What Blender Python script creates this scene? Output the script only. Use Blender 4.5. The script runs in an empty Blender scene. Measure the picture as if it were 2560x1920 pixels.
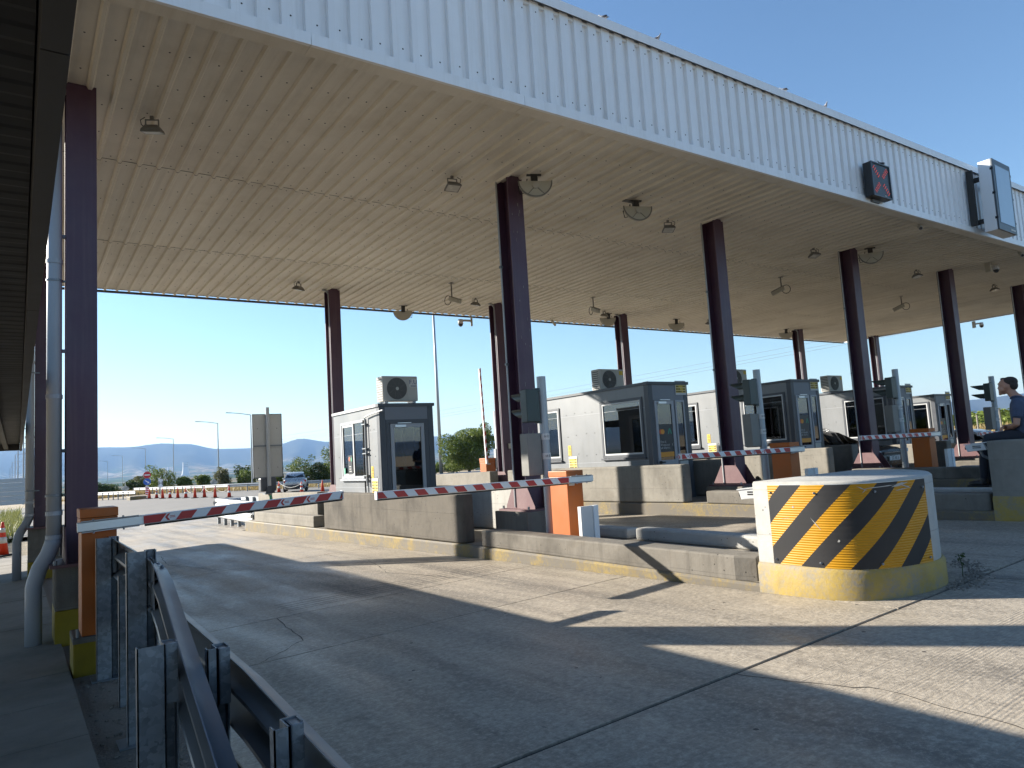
import bpy, bmesh, math, random
from mathutils import Vector, Matrix
random.seed(7)
R = math.radians
sc = bpy.context.scene
col = sc.collection

# ---------------------------------------------------------------- camera, sky, sun, exposure
YAW, PITCH, ROLL = 0.6107, 0.0985, -0.0616
cd = bpy.data.cameras.new('camera'); cam = bpy.data.objects.new('camera', cd); col.objects.link(cam)
cd.sensor_fit = 'HORIZONTAL'; cd.sensor_width = 36.0; cd.lens = 1775.0 / 2560.0 * 36.0
cd.clip_start = 0.05; cd.clip_end = 40000
_f = Vector((math.sin(YAW) * math.cos(PITCH), math.cos(YAW) * math.cos(PITCH), math.sin(PITCH)))
_r0 = Vector((math.cos(YAW), -math.sin(YAW), 0)); _u0 = _r0.cross(_f)
_r = math.cos(ROLL) * _r0 + math.sin(ROLL) * _u0
_u = -math.sin(ROLL) * _r0 + math.cos(ROLL) * _u0
cam.matrix_world = Matrix(((_r.x, _u.x, -_f.x, 0), (_r.y, _u.y, -_f.y, 0), (_r.z, _u.z, -_f.z, 1.7), (0, 0, 0, 1)))
sc.camera = cam

SUN_EL = R(22.0)
SUN_FROM = Vector((-0.56 * math.cos(SUN_EL), 0.828 * math.cos(SUN_EL), math.sin(SUN_EL))).normalized()
world = bpy.data.worlds.new('World'); sc.world = world; world.use_nodes = True
nt = world.node_tree
sky = nt.nodes.new('ShaderNodeTexSky'); sky.sky_type = 'NISHITA'; sky.sun_disc = False
sky.sun_elevation = SUN_EL; sky.sun_rotation = math.atan2(SUN_FROM.x, SUN_FROM.y)
sky.altitude = 0; sky.air_density = 1.2; sky.dust_density = 0.1; sky.ozone_density = 4.4
nt.links.new(sky.outputs[0], nt.nodes['Background'].inputs[0]); nt.nodes['Background'].inputs[1].default_value = 0.067
sl = bpy.data.lights.new('sun', 'SUN'); sl.energy = 5.0; sl.angle = R(0.53); sl.color = (1.0, 0.93, 0.82)
so = bpy.data.objects.new('sun', sl); col.objects.link(so); so.location = (-30, 40, 30)
so.rotation_euler = (-SUN_FROM).to_track_quat('-Z', 'Y').to_euler()
sc.view_settings.view_transform = 'Standard'; sc.view_settings.look = 'None'
sc.view_settings.gamma = 1.0; sc.view_settings.exposure = 1.6; sc.view_settings.use_curve_mapping = False
try:
    sc.cycles.max_bounces = 6; sc.cycles.diffuse_bounces = 4; sc.cycles.glossy_bounces = 3; sc.cycles.transparent_max_bounces = 10
    sc.cycles.volume_bounces = 0; sc.cycles.volume_step_rate = 4; sc.cycles.caustics_reflective = False; sc.cycles.caustics_refractive = False
except Exception: pass

# ---------------------------------------------------------------- ground height
BX = [-60, -6, 6.6, 11.67, 16.73, 21.8, 26.9, 33, 60]; BZ = [-.35, -.148, .162, .29, .38, .28, .15, 0, -.1]
def crossfall(x):
    if x <= BX[0]: return BZ[0]
    for i in range(len(BX) - 1):
        if x <= BX[i + 1]:
            t = (x - BX[i]) / (BX[i + 1] - BX[i]); return BZ[i] * (1 - t) + BZ[i + 1] * t
    return BZ[-1]
def zg(x, y): return .249 + crossfall(x) - .0217 * max(-20, min(38, y))

# ---------------------------------------------------------------- materials
M = {}
def _new(name):
    m = bpy.data.materials.new(name); m.use_nodes = True; M[name] = m
    n = m.node_tree.nodes; return m, n, m.node_tree.links, n['Principled BSDF']
def _noise(n, l, vec, scale, detail=4, rough=.6, dist=0):
    t = n.new('ShaderNodeTexNoise'); t.inputs['Scale'].default_value = scale; t.inputs['Detail'].default_value = detail
    t.inputs['Roughness'].default_value = rough; t.inputs['Distortion'].default_value = dist
    l.new(vec, t.inputs['Vector']); return t.outputs['Fac']
def _ramp(n, l, fac, a, b, c0=(0, 0, 0, 1), c1=(1, 1, 1, 1)):
    r = n.new('ShaderNodeValToRGB'); r.color_ramp.elements[0].position = a; r.color_ramp.elements[1].position = b
    r.color_ramp.elements[0].color = c0; r.color_ramp.elements[1].color = c1; l.new(fac, r.inputs[0]); return r.outputs[0]
def _mix(n, l, fac, a, b, mode='MIX'):
    x = n.new('ShaderNodeMix'); x.data_type = 'RGBA'; x.blend_type = mode
    if hasattr(fac, 'links'): l.new(fac, x.inputs[0])
    else: x.inputs[0].default_value = fac
    for v, i in ((a, 6), (b, 7)):
        if hasattr(v, 'links'): l.new(v, x.inputs[i])
        else: x.inputs[i].default_value = (*v[:3], 1)
    return x.outputs[2]
def _math(n, l, op, a, b=None, c=None):
    x = n.new('ShaderNodeMath'); x.operation = op
    for v, i in ((a, 0), (b, 1), (c, 2)):
        if v is None: continue
        if hasattr(v, 'links'): l.new(v, x.inputs[i])
        else: x.inputs[i].default_value = v
    return x.outputs[0]
def _map(n, l, vec, s):
    x = n.new('ShaderNodeMapping'); x.inputs['Scale'].default_value = s; l.new(vec, x.inputs['Vector']); return x.outputs[0]
def _bump(n, l, h, dist, p, strength=1.0):
    b = n.new('ShaderNodeBump'); b.inputs['Distance'].default_value = dist; b.inputs['Strength'].default_value = strength
    l.new(h, b.inputs['Height']); l.new(b.outputs[0], p.inputs['Normal'])
def mat(name, c, rough=.6, metal=0., var=.12, scale=6., bump=0., bscale=40., spec=.5, dirt=0., dirtc=(.08, .065, .05), dscale=2.5, emit=None, objvar=0., streak=0., smap=(5, 5, .25)):
    m, n, l, p = _new(name)
    pos = n.new('ShaderNodeNewGeometry').outputs['Position']
    f = _noise(n, l, pos, scale)
    base = _mix(n, l, f, [max(0, v * (1 - var)) for v in c], [min(1, v * (1 + var)) for v in c])
    if dirt:
        g = _noise(n, l, pos, dscale, 6, .7)
        base = _mix(n, l, _math(n, l, 'MULTIPLY', _ramp(n, l, g, .45, .75), dirt), base, dirtc)
    if streak:
        st = _noise(n, l, _map(n, l, pos, smap), 1.0, 5, .7)
        base = _mix(n, l, _math(n, l, 'MULTIPLY', _ramp(n, l, st, .5, .75), streak), base, dirtc)
    if objvar:
        rv = n.new('ShaderNodeObjectInfo').outputs['Random']
        hs = n.new('ShaderNodeHueSaturation'); l.new(base, hs.inputs['Color']); l.new(_math(n, l, 'MULTIPLY_ADD', rv, objvar, 1 - objvar * .6), hs.inputs['Value']); base = hs.outputs[0]
    l.new(base, p.inputs['Base Color'])
    p.inputs['Roughness'].default_value = rough; p.inputs['Metallic'].default_value = metal
    p.inputs['Specular IOR Level'].default_value = spec
    rr = _math(n, l, 'MULTIPLY_ADD', f, .25, rough - .12); l.new(rr, p.inputs['Roughness'])
    if bump: _bump(n, l, _noise(n, l, pos, bscale, 3), bump, p)
    if emit:
        p.inputs['Emission Color'].default_value = (*emit[0], 1); p.inputs['Emission Strength'].default_value = emit[1]
    return m
def concrete(name, c, stain=.5, dark=(.07, .06, .05), warm=(.36, .29, .2), holes=True, streak=True, sc_=1.0, pour=True):
    m, n, l, p = _new(name)
    pos = n.new('ShaderNodeNewGeometry').outputs['Position']
    big = _noise(n, l, pos, .9 * sc_, 5, .62); mid = _noise(n, l, pos, 7 * sc_, 5, .65); fine = _noise(n, l, pos, 90, 3, .7)
    base = _mix(n, l, mid, [v * .78 for v in c], [min(1, v * 1.16) for v in c])
    base = _mix(n, l, _math(n, l, 'MULTIPLY', _ramp(n, l, big, .48, .72), stain), base, dark)
    base = _mix(n, l, _math(n, l, 'MULTIPLY', _ramp(n, l, _noise(n, l, pos, 2.3 * sc_, 5, .7), .55, .8), .35), base, warm)
    if streak:
        s = _noise(n, l, _map(n, l, pos, (5, 5, .5)), 1.0, 5, .7)
        base = _mix(n, l, _math(n, l, 'MULTIPLY', _ramp(n, l, s, .52, .78), stain * .7), base, dark)
    h = _math(n, l, 'MULTIPLY_ADD', fine, .35, mid)
    if holes:
        v = n.new('ShaderNodeTexVoronoi'); v.inputs['Scale'].default_value = 16; l.new(pos, v.inputs['Vector'])
        msk = _math(n, l, 'MULTIPLY', _math(n, l, 'LESS_THAN', v.outputs['Distance'], .13), _math(n, l, 'GREATER_THAN', _noise(n, l, pos, 3.1, 2), .56))
        base = _mix(n, l, msk, base, [v_ * .3 for v_ in c]); h = _math(n, l, 'MULTIPLY_ADD', msk, -.8, h)
    if pour:
        z = n.new('ShaderNodeSeparateXYZ'); l.new(pos, z.inputs[0])
        zz = _math(n, l, 'ADD', z.outputs['Z'], _math(n, l, 'MULTIPLY', _noise(n, l, pos, 3, 2), .006))
        ln = _math(n, l, 'LESS_THAN', _math(n, l, 'FRACT', _math(n, l, 'DIVIDE', zz, .41)), .012)
        base = _mix(n, l, _math(n, l, 'MULTIPLY', ln, .3), base, [v_ * .4 for v_ in c]); h = _math(n, l, 'MULTIPLY_ADD', ln, -.5, h)
    l.new(base, p.inputs['Base Color']); p.inputs['Roughness'].default_value = .88; p.inputs['Specular IOR Level'].default_value = .25
    _bump(n, l, h, .006, p)
    return m
def worn(name, paint, under, thr=.5, width=.08, scale=5., rough=.6, grime=.4, bump=.002):
    m, n, l, p = _new(name)
    pos = n.new('ShaderNodeNewGeometry').outputs['Position']
    a = _noise(n, l, pos, scale, 7, .72, .3); b = _noise(n, l, pos, 30, 4, .7)
    k = _math(n, l, 'MULTIPLY_ADD', b, .35, _math(n, l, 'MULTIPLY', a, .75))
    msk = _ramp(n, l, k, thr, thr + width)
    pc = _mix(n, l, _noise(n, l, pos, 9, 4), [v * .8 for v in paint], [min(1, v * 1.12) for v in paint])
    pc = _mix(n, l, _math(n, l, 'MULTIPLY', _ramp(n, l, _noise(n, l, pos, 2.2, 6, .7), .45, .75), grime), pc, (.12, .09, .05))
    l.new(_mix(n, l, msk, pc, under), p.inputs['Base Color']); p.inputs['Roughness'].default_value = rough
    p.inputs['Specular IOR Level'].default_value = .3
    if bump: _bump(n, l, _math(n, l, 'MULTIPLY_ADD', msk, -.5, b), bump, p)
    return m

def spangle(name, c1, c2):
    m, n, l, p = _new(name)
    tc = n.new('ShaderNodeTexCoord').outputs['Object']
    v = n.new('ShaderNodeTexVoronoi'); v.inputs['Scale'].default_value = 34; v.distance = 'EUCLIDEAN'
    w = n.new('ShaderNodeTexNoise'); w.inputs['Scale'].default_value = 30; l.new(tc, w.inputs['Vector'])
    ad = n.new('ShaderNodeVectorMath'); ad.operation = 'MULTIPLY_ADD'; l.new(w.outputs['Color'], ad.inputs[0]); ad.inputs[1].default_value = (.05, .05, .05); l.new(tc, ad.inputs[2])
    l.new(ad.outputs[0], v.inputs['Vector'])
    sp = n.new('ShaderNodeSeparateColor'); l.new(v.outputs['Color'], sp.inputs[0])
    f = _math(n, l, 'MULTIPLY_ADD', sp.outputs[0], .55, _math(n, l, 'MULTIPLY', _noise(n, l, tc, 5, 5, .7), .45))
    l.new(_mix(n, l, _ramp(n, l, f, .25, .75), c1, c2), p.inputs['Base Color']); p.inputs['Metallic'].default_value = .55
    l.new(_math(n, l, 'MULTIPLY_ADD', sp.outputs[1], .2, .38), p.inputs['Roughness'])
mat('galv_rail', (.22, .24, .265), .42, metal=.5, var=.14, scale=5, dirt=.25, dirtc=(.1, .1, .1))
# lane concrete: tined, rubber-darkened wheel paths, stains
def lane_concrete(name):
    m, n, l, p = _new(name)
    pos = n.new('ShaderNodeNewGeometry').outputs['Position']
    xyz = n.new('ShaderNodeSeparateXYZ'); l.new(pos, xyz.inputs[0])
    big = _noise(n, l, pos, .35, 6, .62); mid = _noise(n, l, pos, 2.2, 6, .68); fine = _noise(n, l, pos, 26, 6, .82)
    lng = _noise(n, l, _map(n, l, pos, (2.6, .16, 1)), 1.0, 5, .62)
    base = _mix(n, l, mid, (.24, .207, .162), (.415, .362, .288))
    base = _mix(n, l, _math(n, l, 'MULTIPLY', _ramp(n, l, big, .46, .68), .55), base, (.19, .163, .13))
    base = _mix(n, l, _math(n, l, 'MULTIPLY', _ramp(n, l, lng, .46, .70), .70), base, (.085, .077, .068))
    base = _mix(n, l, _math(n, l, 'MULTIPLY', _ramp(n, l, fine, .50, .62), .50), base, (.54, .475, .38))
    base = _mix(n, l, _math(n, l, 'MULTIPLY', _ramp(n, l, fine, .36, .48, (1, 1, 1, 1), (0, 0, 0, 1)), .50), base, (.10, .09, .078))
    st = _ramp(n, l, _noise(n, l, pos, 1.3, 5, .75), .60, .70)
    base = _mix(n, l, _math(n, l, 'MULTIPLY', st, .35), base, (.07, .063, .055))
    sp = n.new('ShaderNodeTexVoronoi'); sp.inputs['Scale'].default_value = 3.2; l.new(pos, sp.inputs['Vector'])
    dot = _math(n, l, 'LESS_THAN', sp.outputs['Distance'], .045)
    base = _mix(n, l, dot, base, (.04, .037, .033))
    oil = _math(n, l, 'MULTIPLY', _ramp(n, l, _noise(n, l, _map(n, l, pos, (9, 2.2, 1)), 1.0, 6, .8), .60, .72), _ramp(n, l, _noise(n, l, _map(n, l, pos, (.55, .05, 1)), 1.0, 2), .5, .6))
    base = _mix(n, l, _math(n, l, 'MULTIPLY', oil, .85), base, (.05, .045, .04))
    # transverse tining: fine grooves across the lane, patchy
    yy = _math(n, l, 'ADD', xyz.outputs['Y'], _math(n, l, 'MULTIPLY', _noise(n, l, _map(n, l, pos, (.8, 3, 1)), 1.0, 2), .05))
    tin = _math(n, l, 'SINE', _math(n, l, 'MULTIPLY', yy, 250))
    tin = _math(n, l, 'MULTIPLY', tin, _ramp(n, l, _noise(n, l, _map(n, l, pos, (.5, 9, 1)), 1.0, 4), .42, .62))
    base = _mix(n, l, _math(n, l, 'MULTIPLY', _ramp(n, l, tin, .1, .9), .22), base, (.13, .115, .1))
    l.new(base, p.inputs['Base Color'])
    rgh = _ramp(n, l, _noise(n, l, _map(n, l, pos, (1.4, .3, 1)), 1.0, 4), .35, .7, (.42, .42, .42, 1), (.85, .85, .85, 1))
    l.new(rgh, p.inputs['Roughness']); p.inputs['Specular IOR Level'].default_value = .45
    h = _math(n, l, 'MULTIPLY_ADD', tin, .2, _math(n, l, 'MULTIPLY', fine, 1.2)); _bump(n, l, h, .005, p, .9)
    return m
lane_concrete('lane')
concrete('conc_grey', (.175, .16, .137), stain=.8, dark=(.055, .048, .04), warm=(.2, .165, .12))
concrete('conc_soot', (.118, .105, .087), stain=.9, dark=(.035, .031, .026), warm=(.15, .125, .09))
concrete('conc_pale', (.24, .222, .19), stain=.45, dark=(.09, .081, .067), warm=(.26, .21, .15))
concrete('conc_white', (.40, .392, .365), stain=.35, dark=(.16, .15, .13), warm=(.34, .28, .2))
concrete('conc_wall', (.235, .22, .19), stain=.6, dark=(.07, .062, .052), warm=(.24, .2, .145))
concrete('conc_top', (.27, .245, .205), stain=.5, pour=False)
concrete('walk', (.25, .232, .205), stain=.5, dark=(.07, .065, .06), holes=False, streak=False, pour=False)
worn('kerb_yellow', (.25, .18, .05), (.125, .11, .088), thr=.44, width=.14, scale=1.6, grime=.85)
worn('block_yellow', (.34, .24, .055), (.21, .185, .14), thr=.50, width=.16, scale=2.6, grime=.6, bump=.004)
worn('ped_yellow', (.23, .165, .008), (.3, .27, .2), thr=.70, scale=3, grime=.2)
worn('haz_yellow', (.47, .225, .003), (.5, .47, .4), thr=.80, scale=3, rough=.42, grime=.10, bump=0)
def ribbed(name):
    m = M[name]; n = m.node_tree.nodes; l = m.node_tree.links; p = n['Principled BSDF']
    z = n.new('ShaderNodeSeparateXYZ'); l.new(n.new('ShaderNodeNewGeometry').outputs['Position'], z.inputs[0])
    _bump(n, l, _math(n, l, 'SINE', _math(n, l, 'MULTIPLY', z.outputs['Z'], 2 * math.pi / .021)), .0016, p)
ribbed('haz_yellow')
worn('haz_black', (.022, .022, .024), (.2, .2, .2), thr=.76, scale=4, rough=.45, grime=.05, bump=0)
mat('joint', (.03, .027, .025), .95, var=.3)
mat('maroon', (.062, .026, .050), .45, var=.14, scale=3, dirt=.15, dirtc=(.16, .11, .11), spec=.5, streak=.25, smap=(18, 18, .5))
mat('maroon_sunlit', (.12, .057, .063), .6, var=.12, scale=4, dirt=.2, dirtc=(.4, .3, .28))  # same column paint, sunlight on the bases put into a lighter colour
mat('ceiling', (.74, .69, .59), .55, var=.08, scale=1.4, dirt=.42, dirtc=(.44, .38, .28), dscale=.8, objvar=.09, streak=.35, smap=(7, .35, 5))
mat('fascia', (.84, .85, .86), .4, var=.03, scale=2, dirt=.12, dirtc=(.56, .54, .49), dscale=1.5, objvar=.07, streak=.30, smap=(8, 8, .4))
mat('screw', (.03, .028, .026), .5)
spangle('galv', (.16, .18, .205), (.25, .275, .305))
mat('galv_dark', (.20, .22, .24), .5, metal=.6, var=.25, scale=9, dirt=.3)
mat('galv_lit', (.40, .41, .41), .5, metal=.3, var=.1, scale=9, dirt=.2)
mat('pipe', (.34, .36, .39), .5, var=.06, scale=3, dirt=.15, dirtc=(.35, .33, .3))
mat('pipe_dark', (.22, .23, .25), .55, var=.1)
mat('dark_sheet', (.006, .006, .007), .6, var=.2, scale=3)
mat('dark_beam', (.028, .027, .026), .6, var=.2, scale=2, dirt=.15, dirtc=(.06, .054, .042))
mat('orange', (.40, .092, .003), .5, var=.10, scale=3, dirt=.30, dirtc=(.26, .11, .04), dscale=5, streak=.25, smap=(20, 20, 1.2))
mat('white_paint', (.58, .58, .57), .45, var=.05, dirt=.12, dirtc=(.4, .38, .34))
mat('boom_white', (.66, .66, .66), .35, var=.03, dirt=.1, dirtc=(.5, .48, .45))
mat('red_tape', (.42, .022, .02), .4, var=.1)
mat('alu', (.62, .64, .66), .35, metal=.7, var=.08, scale=8)
mat('rubber', (.015, .015, .016), .8)
mat('booth_panel', (.185, .195, .205), .42, metal=.1, var=.05, scale=1.5, dirt=.2, dirtc=(.13, .13, .125), dscale=1.2, streak=.3, smap=(9, 9, .6))
mat('booth_dark', (.055, .062, .075), .45, var=.1)
mat('booth_front', (.16, .175, .205), .45, var=.06, scale=2)
mat('frame_grey', (.33, .35, .38), .42, var=.05)
mat('frame_white', (.5, .51, .52), .4, var=.04)
mat('interior', (.06, .058, .055), .8, var=.3, scale=2)
mat('seat_dark', (.03, .03, .035), .7)
mat('ac_white', (.42, .41, .375), .5, var=.04, dirt=.15, dirtc=(.4, .36, .3))
mat('ac_grille', (.10, .10, .095), .6)
mat('sign_yellow', (.58, .39, .02), .5, var=.05)
mat('ink', (.02, .02, .022), .6)
mat('paper', (.55, .55, .53), .6, var=.03)
mat('ink_blue', (.03, .06, .15), .5)
mat('poster', (.022, .026, .032), .4)
mat('card_red', (.55, .10, .03), .5); mat('card_green', (.03, .30, .18), .5); mat('card_orange', (.7, .3, .03), .5)
mat('tl_green', (.022, .037, .035), .42, var=.08)
mat('pole_grey', (.33, .36, .38), .45, metal=.3, var=.1, scale=10)
mat('lens', (.03, .03, .03), .2)
mat('flood', (.16, .155, .14), .5, var=.15)
mat('flood_glass', (.55, .53, .48), .25)
mat('dish', (.42, .40, .34), .55, var=.08)
mat('led_case', (.02, .02, .022), .4)
mat('led_red', (.5, .05, .045), .4, emit=((1, .14, .12), .16))
mat('screen', (.34, .45, .56), .18, var=.06, scale=3)
mat('display_case', (.70, .72, .73), .4, var=.04)
mat('display_frame', (.05, .065, .08), .4)
mat('cone_red', (.62, .04, .012), .5, var=.08); mat('cone_white', (.55, .55, .53), .5)
mat('sign_red', (.55, .02, .03), .4); mat('sign_blue', (.02, .13, .50), .4); mat('sign_white', (.82, .82, .82), .4)
mat('sign_back', (.42, .42, .40), .5, metal=.2, var=.08, scale=3, dirt=.25, dirtc=(.3, .28, .24))
mat('asphalt', (.17, .158, .14), .85, var=.25, scale=1.5, bump=.003, bscale=60, dirt=.35, dirtc=(.11, .10, .095), dscale=.35)
mat('bark', (.09, .07, .05), .9, var=.3)
mat('noise_wall', (.42, .44, .45), .55, var=.08)
mat('tower', (.5, .48, .46), .8, var=.05, scale=.05); mat('tower_band', (.33, .31, .31), .8)
mat('skin', (.40, .205, .135), .55, var=.1, scale=30); mat('hair', (.028, .021, .016), .75, var=.5, scale=70, bump=.004, bscale=90)
mat('shirt', (.055, .070, .115), .85, var=.2, scale=14, bump=.012, bscale=9); mat('trousers', (.018, .021, .032), .85, var=.25, scale=14, bump=.012, bscale=8)
mat('shoe', (.012, .012, .014), .5); mat('cloth_dark', (.02, .02, .024), .9)
mat('bird', (.30, .30, .32), .8); mat('bird_dark', (.05, .05, .06), .8)
mat('car_black', (.010, .011, .014), .28, var=.05, spec=.35); mat('car_white', (.5, .51, .52), .22, var=.02, spec=.7)
mat('car_silver', (.42, .43, .44), .28, metal=.6, var=.03); mat('tyre', (.018, .018, .018), .8); mat('rim', (.35, .36, .37), .3, metal=.8)
mat('trim_black', (.02, .02, .021), .5); mat('chrome', (.6, .62, .64), .15, metal=.9); mat('lamp_clear', (.7, .72, .74), .12); mat('lamp_red', (.45, .02, .02), .2)
mat('gravel', (.21, .185, .155), .95, var=.5, scale=60, bump=.02, bscale=50)
mat('soil', (.30, .235, .155), .95, var=.3, scale=1.5, dirt=.5, dirtc=(.16, .15, .06), dscale=.6)

def leafmat(name, c1, c2):
    m, n, l, p = _new(name)
    rnd = n.new('ShaderNodeNewGeometry').outputs['Random Per Island']
    pos = n.new('ShaderNodeNewGeometry').outputs['Position']
    b = _mix(n, l, rnd, c1, c2); b = _mix(n, l, _math(n, l, 'MULTIPLY', _noise(n, l, pos, .8, 3), .4), b, [v * 1.5 for v in c2])
    l.new(b, p.inputs['Base Color']); p.inputs['Roughness'].default_value = .55; p.inputs['Specular IOR Level'].default_value = .3
    tr = n.new('ShaderNodeBsdfTranslucent'); l.new(b, tr.inputs[0]); ms = n.new('ShaderNodeMixShader'); ms.inputs[0].default_value = .3
    l.new(p.outputs[0], ms.inputs[1]); l.new(tr.outputs[0], ms.inputs[2]); l.new(ms.outputs[0], n['Material Output'].inputs[0])
leafmat('leaf', (.055, .09, .015), (.15, .19, .04)); leafmat('leaf_dark', (.022, .045, .012), (.06, .09, .025))
leafmat('leaf_olive', (.08, .09, .04), (.15, .15, .07)); leafmat('grass_dry', (.22, .16, .065), (.34, .26, .12)); leafmat('grass_green', (.09, .11, .03), (.22, .22, .075))

def glass(name, tint, refl=1.0):
    m, n, l, p = _new(name)
    tr = n.new('ShaderNodeBsdfTransparent'); tr.inputs[0].default_value = (*tint, 1)
    gl = n.new('ShaderNodeBsdfGlossy'); gl.inputs['Roughness'].default_value = .015; gl.inputs[0].default_value = (.92, .95, 1, 1)
    fr = n.new('ShaderNodeFresnel'); fr.inputs[0].default_value = 1.55
    ms = n.new('ShaderNodeMixShader'); l.new(_math(n, l, 'MULTIPLY_ADD', fr.outputs[0], 1.1 * refl, .05 * refl), ms.inputs[0])
    l.new(tr.outputs[0], ms.inputs[1]); l.new(gl.outputs[0], ms.inputs[2]); l.new(ms.outputs[0], n['Material Output'].inputs[0])
glass('glass', (.32, .34, .35)); glass('glass_dark', (.10, .11, .115)); glass('glass_car', (.10, .11, .115), .55)

def terrain_mat():
    m, n, l, p = _new('terrain')
    pos = n.new('ShaderNodeNewGeometry').outputs['Position']
    v = n.new('ShaderNodeTexVoronoi'); v.inputs['Scale'].default_value = 1.0; v.inputs['Randomness'].default_value = 1
    l.new(_map(n, l, pos, (.0045, .0016, 0)), v.inputs['Vector'])
    sep = n.new('ShaderNodeSeparateColor'); l.new(v.outputs['Color'], sep.inputs[0])
    c = _mix(n, l, _ramp(n, l, sep.outputs[0], .35, .55), (.05, .068, .022), (.22, .165, .095))
    c = _mix(n, l, _ramp(n, l, sep.outputs[1], .62, .75), c, (.08, .11, .03))
    c = _mix(n, l, _ramp(n, l, sep.outputs[2], .72, .85), c, (.30, .245, .17))
    t = _ramp(n, l, _noise(n, l, _map(n, l, pos, (.012, .008, .01)), 1.0, 7, .72), .47, .56)
    c = _mix(n, l, t, c, (.022, .034, .015))
    z = n.new('ShaderNodeSeparateXYZ'); l.new(pos, z.inputs[0])
    hi = _ramp(n, l, _math(n, l, 'DIVIDE', z.outputs['Z'], 400), .12, .35)
    rock = _mix(n, l, _noise(n, l, pos, .0018, 7, .65), (.022, .030, .020), (.07, .064, .045))
    l.new(_mix(n, l, hi, c, rock), p.inputs['Base Color']); p.inputs['Roughness'].default_value = 1; p.inputs['Specular IOR Level'].default_value = 0
terrain_mat()

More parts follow.
